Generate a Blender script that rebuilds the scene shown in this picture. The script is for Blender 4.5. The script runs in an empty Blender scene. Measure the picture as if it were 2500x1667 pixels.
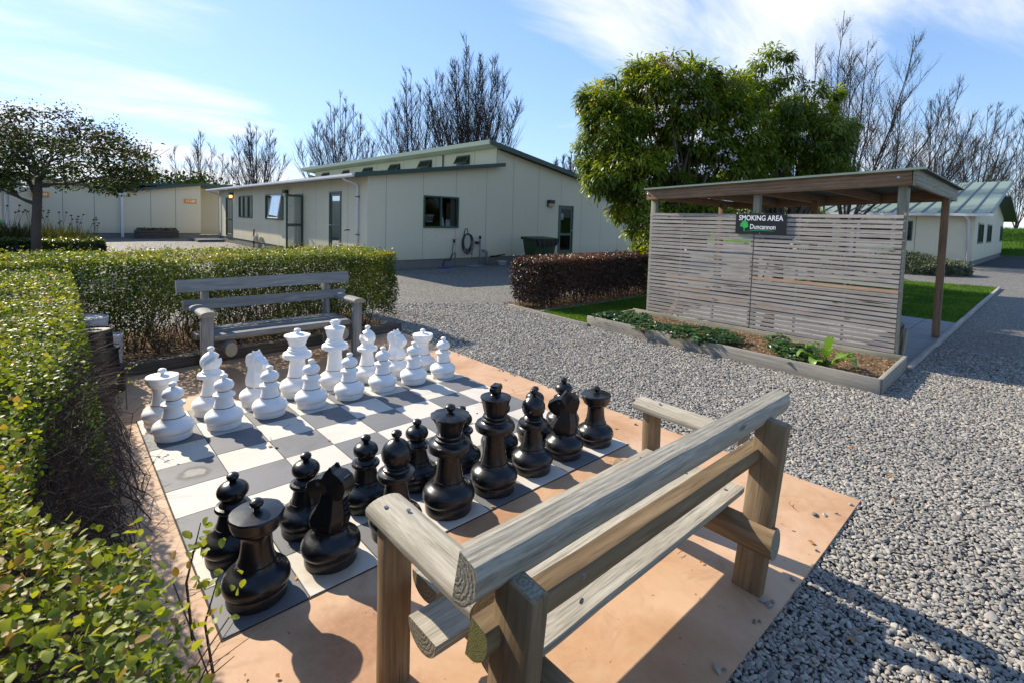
import bpy, bmesh, math, random
import numpy as np
from mathutils import Vector, Matrix
PI = math.pi
# ------------------------------------------------------------------ camera, sky, sun, exposure
S = bpy.context.scene
C0 = Vector((-0.4817, -5.1110, 1.7669))
YAW, PIT, ROLL, FPX = 0.7416487, -0.0594109, 0.0274144, 1224.742
FW = Vector((math.sin(YAW)*math.cos(PIT), math.cos(YAW)*math.cos(PIT), math.sin(PIT)))
R0 = Vector((math.cos(YAW), -math.sin(YAW), 0)); U0 = R0.cross(FW)
RT = R0*math.cos(ROLL)+U0*math.sin(ROLL); UP = -R0*math.sin(ROLL)+U0*math.cos(ROLL)
cam = bpy.data.objects.new('camera', bpy.data.cameras.new('camera')); S.collection.objects.link(cam)
cam.matrix_world = Matrix(((RT.x, UP.x, -FW.x, C0.x), (RT.y, UP.y, -FW.y, C0.y), (RT.z, UP.z, -FW.z, C0.z), (0, 0, 0, 1)))
cam.data.sensor_width = 36; cam.data.lens = FPX*36/2500; cam.data.shift_y = -(833.5-608.8)/2500
cam.data.clip_start = 0.05; cam.data.clip_end = 900
cam.data.dof.use_dof = True; cam.data.dof.focus_distance = 3.2; cam.data.dof.aperture_fstop = 10.0
S.camera = cam
SUN_EL, SUN_AZ = math.radians(34), math.radians(-11)
W = bpy.data.worlds.new('World'); S.world = W; W.use_nodes = True
nt = W.node_tree; nt.nodes.clear(); N = nt.nodes; L = nt.links
out = N.new('ShaderNodeOutputWorld'); bg = N.new('ShaderNodeBackground'); L.new(bg.outputs[0], out.inputs[0])
sky = N.new('ShaderNodeTexSky'); sky.sky_type = 'NISHITA'; sky.sun_disc = False
sky.sun_elevation = SUN_EL; sky.sun_rotation = SUN_AZ; sky.air_density = 1.0; sky.dust_density = 0.25; sky.ozone_density = 2.2
bg.inputs[1].default_value = 0.15
tc = N.new('ShaderNodeTexCoord')
def wmath(op, a, b=None, c=None, clamp=False):
    n = N.new('ShaderNodeMath'); n.operation = op; n.use_clamp = clamp
    for i, v in enumerate((a, b, c)):
        if v is None: continue
        if isinstance(v, (int, float)): n.inputs[i].default_value = v
        else: L.new(v, n.inputs[i])
    return n.outputs[0]
sep = N.new('ShaderNodeSeparateXYZ'); L.new(tc.outputs['Generated'], sep.inputs[0])
zc = wmath('MAXIMUM', sep.outputs[2], -0.02)
zc2 = wmath('ADD', zc, 0.11)
px_ = wmath('DIVIDE', sep.outputs[0], zc2); py_ = wmath('DIVIDE', sep.outputs[1], zc2)
cmb = N.new('ShaderNodeCombineXYZ'); L.new(px_, cmb.inputs[0]); L.new(py_, cmb.inputs[1])
mp = N.new('ShaderNodeMapping'); mp.inputs['Rotation'].default_value = (0, 0, math.radians(38)); mp.inputs['Scale'].default_value = (0.42, 1.0, 1); mp.inputs['Location'].default_value = (3.4, 1.15, 0)
L.new(cmb.outputs[0], mp.inputs[0])
def wnoise(scale, det, rough, dist=0.0):
    n = N.new('ShaderNodeTexNoise'); n.inputs['Scale'].default_value = scale; n.inputs['Detail'].default_value = det
    n.inputs['Roughness'].default_value = rough; n.inputs['Distortion'].default_value = dist; L.new(mp.outputs[0], n.inputs['Vector']); return n.outputs[0]
na = wnoise(0.42, 3, 0.5, 0.3); nb = wnoise(1.6, 10, 0.60, 0.5)
den = wmath('ADD', wmath('MULTIPLY', na, 0.55), wmath('MULTIPLY', nb, 0.55))
hor = wmath('MULTIPLY', wmath('SUBTRACT', 0.22, sep.outputs[2], clamp=True), 0.6)   # more cloud low down
def bankdir(az, el, width, amount):   # broad cloud banks of this sky
    d_ = N.new('ShaderNodeVectorMath'); d_.operation = 'DOT_PRODUCT'; L.new(tc.outputs['Generated'], d_.inputs[0]); az, el = math.radians(az), math.radians(el)
    d_.inputs[1].default_value = (math.sin(az)*math.cos(el), math.cos(az)*math.cos(el), math.sin(el)); c_ = math.cos(math.radians(width))
    m_ = N.new('ShaderNodeMapRange'); m_.interpolation_type = 'SMOOTHSTEP'; L.new(d_.outputs['Value'], m_.inputs[0]); m_.inputs[1].default_value = c_; m_.inputs[2].default_value = 1.0; m_.inputs[3].default_value = 0; m_.inputs[4].default_value = amount; return m_.outputs[0]
for b_ in (bankdir(56, 26, 26, .26), bankdir(80, 20, 20, .14), bankdir(5, 8, 22, .15), bankdir(34, 16, 22, -.12)): hor = wmath('ADD', hor, b_)
den = wmath('ADD', den, hor)
mr = N.new('ShaderNodeMapRange'); mr.interpolation_type = 'SMOOTHSTEP'; L.new(den, mr.inputs[0])
mr.inputs[1].default_value = 0.60; mr.inputs[2].default_value = 0.82; mr.inputs[3].default_value = 0.0; mr.inputs[4].default_value = 0.93
tint = N.new('ShaderNodeMix'); tint.data_type = 'RGBA'; tint.blend_type = 'MULTIPLY'; tint.inputs[0].default_value = 1.0
L.new(sky.outputs[0], tint.inputs[6]); tint.inputs[7].default_value = (.93, 1.04, 1.18, 1)
va_ = N.new('ShaderNodeVectorMath'); va_.operation = 'MULTIPLY_ADD'; L.new(tint.outputs[2], va_.inputs[0]); va_.inputs[1].default_value = (.24, .165, .105); va_.inputs[2].default_value = (1, 1, 1)
soft = N.new('ShaderNodeVectorMath'); soft.operation = 'DIVIDE'; L.new(tint.outputs[2], soft.inputs[0]); L.new(va_.outputs[0], soft.inputs[1])
mx = N.new('ShaderNodeMix'); mx.data_type = 'RGBA'; L.new(mr.outputs[0], mx.inputs[0]); L.new(soft.outputs[0], mx.inputs[6]); mx.inputs[7].default_value = (3.9, 3.98, 4.12, 1)
L.new(mx.outputs[2], bg.inputs[0])
sun = bpy.data.objects.new('sun', bpy.data.lights.new('sun', 'SUN')); S.collection.objects.link(sun)
sun.data.energy = 4.3; sun.data.angle = math.radians(0.55); sun.data.color = (1.0, 0.89, 0.73)
sd = Vector((math.sin(SUN_AZ)*math.cos(SUN_EL), math.cos(SUN_AZ)*math.cos(SUN_EL), math.sin(SUN_EL)))
sun.rotation_euler = sd.to_track_quat('Z', 'Y').to_euler()
S.view_settings.view_transform = 'Standard'; S.view_settings.look = 'None'; S.view_settings.gamma = 1.0; S.view_settings.use_curve_mapping = False
S.view_settings.exposure = 0.97
S.cycles.max_bounces = 8; S.cycles.transparent_max_bounces = 12
# ------------------------------------------------------------------ survey helpers: sight lines of the site survey to world points
def ray(p): return FW + RT*((p[0]-1250)/FPX) - UP*((p[1]-608.8)/FPX)
def G(p, z=0.0):
    r = ray(p); return C0 + r*((z-C0.z)/r.z)
def PX(p, X):
    r = ray(p); return C0 + r*((X-C0.x)/r.x)
def PY(p, Y):
    r = ray(p); return C0 + r*((Y-C0.y)/r.y)
def AT(px, depth, py=560):
    r = ray((px, py)); v = C0 + r*depth; return Vector((v.x, v.y, 0))
# ------------------------------------------------------------------ object helpers
rnd = random.Random(7); RS = np.random.RandomState(11)
COL = S.collection
def tag(o, label=None, cat=None, group=None, kind=None):
    if label: o['label'] = label
    if cat: o['category'] = cat
    if group: o['group'] = group
    if kind: o['kind'] = kind
    return o
def empty(name, loc=(0, 0, 0), rz=0.0, label=None, cat=None, group=None):
    o = bpy.data.objects.new(name, None); COL.objects.link(o); o.location = loc; o.rotation_euler = (0, 0, rz); o.empty_display_size = 0.1
    return tag(o, label, cat, group)
def copy_tree(o, parent=None):
    c = o.copy(); COL.objects.link(c); c.parent = parent
    for ch in list(o.children): copy_tree(ch, c)
    return c
class MB:
    def __init__(s): s.v = []; s.f = []; s.m = []
    def add(s, vs, fs, m=0):
        b = len(s.v); s.v += [tuple(v) for v in vs]; s.f += [tuple(b+i for i in f) for f in fs]; s.m += [m]*len(fs); return s
    def box(s, x0, y0, z0, x1, y1, z1, m=0):
        if x0 > x1: x0, x1 = x1, x0
        if y0 > y1: y0, y1 = y1, y0
        if z0 > z1: z0, z1 = z1, z0
        return s.add([(x0, y0, z0), (x1, y0, z0), (x1, y1, z0), (x0, y1, z0), (x0, y0, z1), (x1, y0, z1), (x1, y1, z1), (x0, y1, z1)],
                     [(0, 3, 2, 1), (4, 5, 6, 7), (0, 1, 5, 4), (1, 2, 6, 5), (2, 3, 7, 6), (3, 0, 4, 7)], m)
    def hexa(s, b, t, m=0):   # any prism: bottom loop b (ccw from above), top loop t
        n = len(b)
        return s.add(list(b)+list(t), [tuple(range(n-1, -1, -1)), tuple(range(n, 2*n))]+[(i, (i+1) % n, n+(i+1) % n, n+i) for i in range(n)], m)
    def tube(s, pts, rad, n=6, m=0, cap=True):
        pts = [Vector(p) for p in pts]; k = len(pts)
        if isinstance(rad, (int, float)): rad = [rad]*k
        vs = []; a = None
        for i, p in enumerate(pts):
            t = (pts[min(i+1, k-1)]-pts[max(i-1, 0)])
            if t.length < 1e-9: t = Vector((0, 0, 1))
            t.normalize()
            if a is None: a = t.orthogonal().normalized()
            a = (a - t*a.dot(t)); a = a.normalized() if a.length > 1e-6 else t.orthogonal().normalized()
            b = t.cross(a)
            for j in range(n):
                w = 2*PI*j/n; vs.append(p + (a*math.cos(w)+b*math.sin(w))*rad[i])
        fs = [(i*n+j, i*n+(j+1) % n, (i+1)*n+(j+1) % n, (i+1)*n+j) for i in range(k-1) for j in range(n)]
        if cap: fs += [tuple(range(n-1, -1, -1)), tuple((k-1)*n+j for j in range(n))]
        return s.add(vs, fs, m)
    def lathe(s, prof, n=32, c=(0, 0, 0), m=0, rf=None):
        vs = []; k = len(prof)
        for i, (r, z) in enumerate(prof):
            for j in range(n):
                w = 2*PI*j/n; q = r*(rf(w, z) if rf else 1); vs.append((c[0]+q*math.cos(w), c[1]+q*math.sin(w), c[2]+z))
        fs = [(i*n+j, i*n+(j+1) % n, (i+1)*n+(j+1) % n, (i+1)*n+j) for i in range(k-1) for j in range(n)]
        fs += [tuple(range(n-1, -1, -1)), tuple((k-1)*n+j for j in range(n))]
        return s.add(vs, fs, m)
    def build(s, name, mats, parent=None, smooth=False, **kw):
        me = bpy.data.meshes.new(name); me.from_pydata([tuple(v) for v in s.v], [], s.f)
        if not isinstance(mats, (list, tuple)): mats = [mats]
        for m in mats: me.materials.append(m)
        if len(mats) > 1: me.polygons.foreach_set('material_index', s.m)
        if smooth: me.polygons.foreach_set('use_smooth', [True]*len(me.polygons))
        me.update()
        o = bpy.data.objects.new(name, me); COL.objects.link(o); o.parent = parent
        return tag(o, **kw)
def autosmooth(o, deg=35):
    bm = bmesh.new(); bm.from_mesh(o.data)
    bmesh.ops.recalc_face_normals(bm, faces=bm.faces)
    for e in bm.edges: e.smooth = not (len(e.link_faces) == 2 and e.calc_face_angle(0) > math.radians(deg))
    for f in bm.faces: f.smooth = True
    bm.to_mesh(o.data); bm.free(); return o
def bevel(o, w=0.004, seg=2, angle=30):
    bm = bmesh.new(); bm.from_mesh(o.data)
    es = [e for e in bm.edges if len(e.link_faces) == 2 and e.calc_face_angle(0) > math.radians(angle)]
    bmesh.ops.bevel(bm, geom=es, offset=w, segments=seg, affect='EDGES', profile=0.5, clamp_overlap=True)
    bm.to_mesh(o.data); bm.free(); return autosmooth(o, 40)
def npmesh(name, V, F, mats, parent=None, rndv=None, smooth=False, **kw):
    """V (n,3), F (m,k) numpy; optional per-vertex attribute rnd"""
    me = bpy.data.meshes.new(name); V = np.ascontiguousarray(V, dtype=np.float32); F = np.ascontiguousarray(F, dtype=np.int32)
    me.vertices.add(len(V)); me.vertices.foreach_set('co', V.ravel())
    k = F.shape[1]; me.loops.add(F.size); me.loops.foreach_set('vertex_index', F.ravel())
    me.polygons.add(len(F)); me.polygons.foreach_set('loop_start', np.arange(0, F.size, k, dtype=np.int32))
    if smooth: me.polygons.foreach_set('use_smooth', np.ones(len(F), dtype=bool))
    me.update(calc_edges=True)
    if rndv is not None:
        a = me.attributes.new('rnd', 'FLOAT', 'POINT'); a.data.foreach_set('value', np.asarray(rndv, dtype=np.float32))
    for m in (mats if isinstance(mats, (list, tuple)) else [mats]): me.materials.append(m)
    o = bpy.data.objects.new(name, me); COL.objects.link(o); o.parent = parent
    return tag(o, **kw)
def unit(a): return a/np.maximum(np.linalg.norm(a, axis=1, keepdims=True), 1e-9)
def sn(P, sc, seed):   # smooth pseudo noise in -1..1 for many points
    r = np.random.RandomState(seed); o = np.zeros(len(P))
    for i in range(7):
        d = r.normal(size=3); d /= np.linalg.norm(d); o += np.sin((P@d)*sc*r.uniform(.6, 1.9)+r.uniform(0, 6.28))
    return o/3.2
# leaf templates: (verts across x, along y, up z), triangles
LT_FAR = (np.array([(0, 0, 0), (.34, .45, .06), (0, 1, -.04), (-.34, .45, .06)]), np.array([(0, 1, 2), (0, 2, 3)]))
LT_NEAR = (np.array([(0, 0, 0), (.26, .22, .07), (.36, .5, .1), (.24, .8, .05), (0, 1, -.06), (-.24, .8, .05), (-.36, .5, .1), (-.26, .22, .07), (0, .25, 0), (0, .52, 0), (0, .8, -.02)]),
           np.array([(0, 1, 8), (1, 2, 9), (1, 9, 8), (2, 3, 10), (2, 10, 9), (3, 4, 10), (4, 5, 10), (5, 6, 9), (5, 9, 10), (6, 7, 8), (6, 8, 9), (7, 0, 8)]))
LT_LONG = (np.array([(0, 0, 0), (.13, .3, .03), (.1, .7, -.03), (0, 1, -.16), (-.1, .7, -.03), (-.13, .3, .03)]), np.array([(0, 1, 5), (1, 2, 4), (1, 4, 5), (2, 3, 4)]))
LT_BLADE = (np.array([(-.04, 0, 0), (.04, 0, 0), (0, 1, .12)]), np.array([(0, 1, 2)]))
def leaves(name, P, D, Nn, size, tmpl, mat, parent=None, rv=None, smooth=True, **kw):
    """leaf i at P with tip direction D, facing Nn, length size"""
    T, F = tmpl; D = unit(D); Nn = unit(Nn - D*(Nn*D).sum(1, keepdims=True)); B = np.cross(D, Nn)
    n = len(P); size = np.broadcast_to(size, (n,))
    V = P[:, None, :] + size[:, None, None]*(T[None, :, 0:1]*B[:, None, :]+T[None, :, 1:2]*D[:, None, :]+T[None, :, 2:3]*Nn[:, None, :])
    k = len(T); FF = (F[None]+(np.arange(n)*k)[:, None, None]).reshape(-1, 3)
    rv = RS.rand(n) if rv is None else rv
    return npmesh(name, V.reshape(-1, 3), FF, mat, parent, np.repeat(rv, k), smooth, **kw)
def beam(name, p0, p1, prof, mats, parent=None, up=(0, 0, 1), seg=1, jit=0.0, endm=0, bev=0.0, seed=0, **kw):
    """timber: profile (a across, b up) swept from p0 to p1, mesh built along its own local X so the grain follows it"""
    p0 = Vector(p0); p1 = Vector(p1); ln = (p1-p0).length; x = (p1-p0).normalized(); z = Vector(up); z = (z-x*z.dot(x)).normalized(); y = z.cross(x)
    r = random.Random(seed+hash(name) % 7); mb = MB(); n = len(prof); vs = []
    for i in range(seg+1):
        w = r.uniform(-jit, jit); h = r.uniform(-jit, jit)
        for a, b in prof: vs.append((ln*i/seg, a+w, b+h))
    fs = [(i*n+j, (i+1)*n+j, (i+1)*n+(j+1) % n, i*n+(j+1) % n) for i in range(seg) for j in range(n)]
    mb.add(vs, fs, 0); mb.add(vs[:n], [tuple(range(n))], endm); mb.add(vs[-n:], [tuple(range(n-1, -1, -1))], endm)
    o = mb.build(name, mats, parent, **kw)
    bm = bmesh.new(); bm.from_mesh(o.data); bmesh.ops.remove_doubles(bm, verts=bm.verts, dist=1e-5); bmesh.ops.recalc_face_normals(bm, faces=bm.faces); bm.to_mesh(o.data); bm.free()
    if bev: bevel(o, bev, 2, 40)
    else: autosmooth(o, 40)
    o.matrix_local = Matrix(((x.x, y.x, z.x, p0.x), (x.y, y.y, z.y, p0.y), (x.z, y.z, z.z, p0.z), (0, 0, 0, 1)))
    return o
def rect(w, h, cx=0, cz=0): return [(cx-w/2, cz-h/2), (cx+w/2, cz-h/2), (cx+w/2, cz+h/2), (cx-w/2, cz+h/2)]
def dlog(w, h, n=10, flat_low=True):   # half round: flat face at b=0, dome to h
    pts = [(-w/2, 0.0), (w/2, 0.0)]
    for i in range(n+1):
        a = PI*i/n*0.86+0.07*PI; pts.append((w/2*math.cos(a)*1.0, h*(0.18+0.82*math.sin(a))))
    return pts
def textmesh(name, s, size, mat, parent, M, width=None, extr=0.002, bold=0.0, shear=0.0, **kw):
    cu = bpy.data.curves.new('txt', 'FONT'); cu.body = s; cu.size = size; cu.extrude = extr; cu.offset = bold; cu.align_x = 'CENTER'; cu.align_y = 'CENTER'; cu.resolution_u = 3
    t = bpy.data.objects.new('txt', cu); COL.objects.link(t); dg = bpy.context.evaluated_depsgraph_get()
    me = bpy.data.meshes.new_from_object(t.evaluated_get(dg)); me.name = name
    bpy.data.objects.remove(t); bpy.data.curves.remove(cu)
    co = np.zeros(len(me.vertices)*3); me.vertices.foreach_get('co', co); co = co.reshape(-1, 3)
    if width: co[:, 0] *= width/max(1e-6, np.ptp(co[:, 0]))
    me.vertices.foreach_set('co', co.ravel()); me.materials.clear(); me.materials.append(mat)
    o = bpy.data.objects.new(name, me); COL.objects.link(o); o.parent = parent; o.matrix_local = M
    return tag(o, **kw)
def frame_m(origin, xdir, zdir):   # text frame: x along xdir, y (letter up) along zdir
    x = Vector(xdir).normalized(); y = Vector(zdir).normalized(); n = x.cross(y)
    return Matrix(((x.x, y.x, n.x, origin[0]), (x.y, y.y, n.y, origin[1]), (x.z, y.z, n.z, origin[2]), (0, 0, 0, 1)))
# ------------------------------------------------------------------ materials
class NM:
    def __init__(s, name):
        s.m = bpy.data.materials.new(name); s.m.use_nodes = True; s.t = s.m.node_tree; s.N = s.t.nodes; s.L = s.t.links
        s.b = s.N['Principled BSDF']; s.out = s.N['Material Output']
    def n(s, typ, **kw):
        x = s.N.new(typ)
        for k, v in kw.items(): setattr(x, k, v)
        return x
    def set(s, sock, v):
        if isinstance(v, bpy.types.NodeSocket): s.L.new(v, sock)
        else: sock.default_value = v
    def blob(s, x, y, r0, r1, edge=.35, dist=.05):   # irregular patch (r0 = 0) or ring, object space
        v = s.co('Object'); nz = s.n('ShaderNodeTexNoise'); s.L.new(v, nz.inputs['Vector']); nz.inputs['Scale'].default_value = 11; nz.inputs['Detail'].default_value = 6
        m = s.n('ShaderNodeVectorMath', operation='MULTIPLY_ADD'); s.L.new(nz.outputs['Color'], m.inputs[0]); m.inputs[1].default_value = (dist*2, dist*2, 0); s.L.new(v, m.inputs[2])
        d = s.n('ShaderNodeVectorMath', operation='DISTANCE'); f = s.n('ShaderNodeVectorMath', operation='MULTIPLY'); s.L.new(m.outputs[0], f.inputs[0]); f.inputs[1].default_value = (1, 1, 0); s.L.new(f.outputs[0], d.inputs[0]); d.inputs[1].default_value = (x+dist, y+dist, 0)
        o = s.math('SUBTRACT', 1.0, s.math('DIVIDE', d.outputs['Value'], r1), True); o = s.math('MULTIPLY', o, 1/edge, True)
        if r0: o = s.math('MULTIPLY', o, s.math('MULTIPLY', s.math('SUBTRACT', s.math('DIVIDE', d.outputs['Value'], r0), .75, True), 5, True))
        return s.math('MULTIPLY', o, s.math('ADD', s.noise(v, 26, 4, .7), .35), True)
    def math(s, op, a, b=0.0, clamp=False):
        x = s.n('ShaderNodeMath', operation=op, use_clamp=clamp); s.set(x.inputs[0], a); s.set(x.inputs[1], b); return x.outputs[0]
    def co(s, which='Object', scale=(1, 1, 1), rot=(0, 0, 0)):
        t = s.n('ShaderNodeTexCoord'); m = s.n('ShaderNodeMapping'); m.inputs['Scale'].default_value = scale; m.inputs['Rotation'].default_value = rot
        s.L.new(t.outputs[which], m.inputs[0]); return m.outputs[0]
    def noise(s, vec, scale, det=4, rough=.55, dist=0.0):
        x = s.n('ShaderNodeTexNoise'); s.L.new(vec, x.inputs['Vector']); x.inputs['Scale'].default_value = scale; x.inputs['Detail'].default_value = det; x.inputs['Roughness'].default_value = rough; x.inputs['Distortion'].default_value = dist
        return x.outputs[0]
    def ramp(s, fac, stops):
        x = s.n('ShaderNodeValToRGB'); s.L.new(fac, x.inputs[0]); e = x.color_ramp.elements
        while len(e) < len(stops): e.new(0.5)
        for i, (p, c) in enumerate(stops): e[i].position = p; e[i].color = (*c, 1) if len(c) == 3 else c
        return x.outputs[0]
    def mix(s, f, a, b, mode='MIX'):
        x = s.n('ShaderNodeMix', data_type='RGBA', blend_type=mode); s.set(x.inputs[0], f)
        for i, v in ((6, a), (7, b)):
            if isinstance(v, (tuple, list)): v = (*v, 1) if len(v) == 3 else v
            s.set(x.inputs[i], v)
        return x.outputs[2]
    def bump(s, h, strength=.3, dist=.01):
        x = s.n('ShaderNodeBump'); x.inputs['Strength'].default_value = strength; x.inputs['Distance'].default_value = dist; s.L.new(h, x.inputs['Height']); s.L.new(x.outputs[0], s.b.inputs['Normal']); return x
    def fin(s, col=None, rough=.6, spec=.5, metal=0.0):
        if col is not None:
            if isinstance(col, (tuple, list)): col = (*col, 1) if len(col) == 3 else col
            s.set(s.b.inputs['Base Color'], col)
        s.set(s.b.inputs['Roughness'], rough); s.set(s.b.inputs['Specular IOR Level'], spec); s.set(s.b.inputs['Metallic'], metal)
        return s.m
def plain(name, col, rough=.55, spec=.4, metal=0.0, var=.12, sc=6.0, bump=0.0, which='Object'):
    k = NM(name); v = k.co(which); n = k.noise(v, sc, 5, .6)
    c = k.mix(k.math('MULTIPLY', n, 1.0), tuple(x*(1-var) for x in col), tuple(min(1, x*(1+var)) for x in col))
    if bump: k.bump(k.noise(v, sc*6, 4, .6), bump, .005)
    return k.fin(c, rough, spec, metal)
def wood(name, c1, c2, c3, knots=True, rough=.75, grain=1.0, worn=(.0, 0, 0), sawn=False):
    k = NM(name); v = k.co('Object', (1.2, 14, 14)); v0 = k.co('Object')
    oi = k.n('ShaderNodeObjectInfo'); off = k.n('ShaderNodeVectorMath', operation='ADD'); k.L.new(v, off.inputs[0])
    sc = k.n('ShaderNodeVectorMath', operation='SCALE'); cm = k.n('ShaderNodeCombineXYZ'); k.L.new(oi.outputs['Random'], cm.inputs[0]); k.L.new(oi.outputs['Random'], cm.inputs[2]); k.L.new(cm.outputs[0], sc.inputs[0]); sc.inputs['Scale'].default_value = 37.0; k.L.new(sc.outputs[0], off.inputs[1])
    vv = off.outputs[0]
    n1 = k.noise(vv, 1.6*grain, 6, .65, 1.4); n2 = k.noise(v0, 2.2, 3, .5)
    w = k.n('ShaderNodeTexWave', wave_type='BANDS', bands_direction='Z'); k.L.new(vv, w.inputs['Vector']); w.inputs['Scale'].default_value = .45*grain; w.inputs['Distortion'].default_value = 7; w.inputs['Detail'].default_value = 3; w.inputs['Detail Scale'].default_value = .6
    f = k.math('ADD', k.math('MULTIPLY', n1, .86), k.math('MULTIPLY', w.outputs[1], .14))
    c = k.ramp(f, [(.25, c1), (.52, c2), (.8, c3)])
    c = k.mix(k.math('MULTIPLY', k.math('SUBTRACT', n2, .45, True), 1.3), c, tuple(x*.62 for x in c2))
    crk = k.noise(k.co('Object', (.8, 34, 34)), 1.1, 3, .5, .8)   # drying cracks
    cr = k.ramp(crk, [(.28, (0, 0, 0)), (.315, (1, 1, 1))])
    c = k.mix(k.math('SUBTRACT', 1.0, cr), c, tuple(x*.3 for x in c1))
    crk2 = k.noise(k.co('Object', (2.2, 75, 75)), 1.0, 2, .5, .3); cr2 = k.ramp(crk2, [(.36, (0, 0, 0)), (.40, (1, 1, 1))]); c = k.mix(k.math('MULTIPLY', k.math('SUBTRACT', 1.0, cr2), .35), c, tuple(x*.35 for x in c1))
    st_ = k.noise(k.co('Object', (1.5, 5, 5)), 3.5, 6, .7); c = k.mix(k.math('MULTIPLY', k.math('SUBTRACT', st_, .55, True), 2.2, True), c, tuple(x*y for x, y in zip(c2, (.75, .78, .62))))
    if knots:
        vo = k.n('ShaderNodeTexVoronoi'); k.L.new(k.co('Object', (1.1, 3.2, 3.2)), vo.inputs['Vector']); vo.inputs['Scale'].default_value = 1.7
        kn = k.ramp(vo.outputs['Distance'], [(.05, (1, 1, 1)), (.1, (0, 0, 0))]); c = k.mix(k.math('MULTIPLY', kn, .7), c, tuple(x*.35 for x in c1))
    h = k.math('ADD', k.math('MULTIPLY', f, .7), k.math('MULTIPLY', cr, .6))
    if sawn:   # rough saw marks across the board
        sw = k.n('ShaderNodeTexWave', wave_type='BANDS', bands_direction='X'); k.L.new(v0, sw.inputs['Vector']); sw.inputs['Scale'].default_value = 34; sw.inputs['Distortion'].default_value = 2.5; sw.inputs['Detail'].default_value = 2
        h = k.math('ADD', h, k.math('MULTIPLY', sw.outputs[1], .45)); c = k.mix(.28, c, k.mix(sw.outputs[1], (.05, .045, .04), (.5, .48, .44)))
    k.bump(h, .6, .006); return k.fin(c, rough, .25)
M = {}
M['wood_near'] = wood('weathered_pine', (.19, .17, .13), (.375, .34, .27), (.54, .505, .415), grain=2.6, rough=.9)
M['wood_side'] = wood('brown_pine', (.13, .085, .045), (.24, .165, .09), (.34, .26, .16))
M['wood_end'] = None
k = NM('end_grain'); v = k.co('Object'); wv = k.n('ShaderNodeTexWave', wave_type='RINGS', rings_direction='X'); k.L.new(v, wv.inputs['Vector']); wv.inputs['Scale'].default_value = 22; wv.inputs['Distortion'].default_value = 5; wv.inputs['Detail'].default_value = 2; wv.inputs['Detail Scale'].default_value = 4
c = k.ramp(wv.outputs[1], [(.05, (.19, .168, .13)), (.5, (.265, .238, .185)), (1, (.31, .28, .22))]); c = k.mix(k.math('MULTIPLY', k.noise(v, 14, 4, .6), .35), c, (.14, .135, .08)); k.bump(wv.outputs[1], .35, .003); M['wood_end'] = k.fin(c, .85, .2)
M['wood_far'] = wood('grey_pine', (.11, .11, .105), (.22, .22, .21), (.33, .33, .315))
M['wood_slat'] = wood('silvered_slats', (.22, .19, .165), (.40, .36, .32), (.52, .48, .435), grain=.7)
M['wood_slat_new'] = wood('new_slat', (.38, .24, .17), (.48, .31, .22), (.55, .38, .27))
M['wood_beam'] = wood('brown_beam', (.13, .075, .042), (.25, .155, .09), (.36, .25, .16))
M['wood_greenish'] = wood('treated_beam', (.16, .15, .11), (.29, .28, .21), (.40, .38, .30))
M['sleeper'] = wood('dark_sleeper', (.05, .045, .038), (.10, .088, .072), (.16, .14, .115))
M['bedwood'] = wood('bed_board', (.17, .155, .13), (.30, .275, .23), (.42, .39, .33), sawn=True)
M['moss'] = plain('mossy_end', (.17, .16, .06), .9, .1, var=.5, sc=40, bump=.8)
M['screw'] = plain('steel_screw', (.25, .26, .28), .35, .5, metal=.9)
M['steel'] = plain('galvanised_bolt', (.55, .57, .6), .3, .5, metal=.9)
# chess plastics
def plastic(name, base, dirt, rough, dirtamt):
    k = NM(name); v = k.co('Object'); g = k.n('ShaderNodeNewGeometry'); n = k.noise(v, 9, 6, .65); n2 = k.noise(v, 60, 3, .5)
    d = k.math('MULTIPLY', k.math('SUBTRACT', n, .52, True), dirtamt); sp = k.ramp(n2, [(.70, (0, 0, 0)), (.74, (1, 1, 1))])
    sx = k.n('ShaderNodeSeparateXYZ'); k.L.new(v, sx.inputs[0]); low = k.ramp(sx.outputs[2], [(.0, (.8, .8, .8)), (.055, (.35, .35, .35)), (.07, (0, 0, 0))])
    f = k.math('ADD', d, k.math('MULTIPLY', k.math('MULTIPLY', low, n), .55), True); f = k.math('ADD', f, k.math('MULTIPLY', sp, .25), True)
    k.bump(n2, .05, .003); return k.fin(k.mix(f, base, dirt), k.math('ADD', k.math('MULTIPLY', n, .22), rough), .5)
M['white'] = plastic('white_plastic', (.88, .87, .85), (.36, .33, .27), .36, .7)
M['black'] = plastic('black_plastic', (.0085, .009, .0105), (.05, .05, .052), .18, .35)
M['wseam'] = plain('seam_gap_brown', (.16, .12, .08), .8); M['bseam'] = plain('seam_gap_black', (.004, .004, .004), .7)
# paving
def tilemat(name, a, b, stain, sc=3.0, st=.55, stains=()):
    k = NM(name); v = k.co('Object'); at = k.n('ShaderNodeAttribute', attribute_name='rnd'); n = k.noise(v, sc, 8, .62); n2 = k.noise(v, 90, 3, .6); n3 = k.noise(v, 1.4, 5, .7, .6)
    c = k.mix(n, a, b); c = k.mix(k.math('MULTIPLY', at.outputs['Fac'], .22), c, b)
    c = k.mix(k.math('MULTIPLY', k.math('SUBTRACT', n3, st-.05, True), 2.4, True), c, stain)
    for (sx_, sy_, r0, r1, col_, am) in stains:
        c = k.mix(k.math('MULTIPLY', k.blob(sx_, sy_, r0, r1), am), c, col_)
    sp = k.ramp(n2, [(.68, (0, 0, 0)), (.73, (1, 1, 1))]); c = k.mix(k.math('MULTIPLY', sp, .4), c, tuple(x*.55 for x in a))
    k.bump(k.math('ADD', k.math('MULTIPLY', n2, .5), n), .16, .004); return k.fin(c, k.math('ADD', k.math('MULTIPLY', n, .25), .5), .4)
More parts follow.
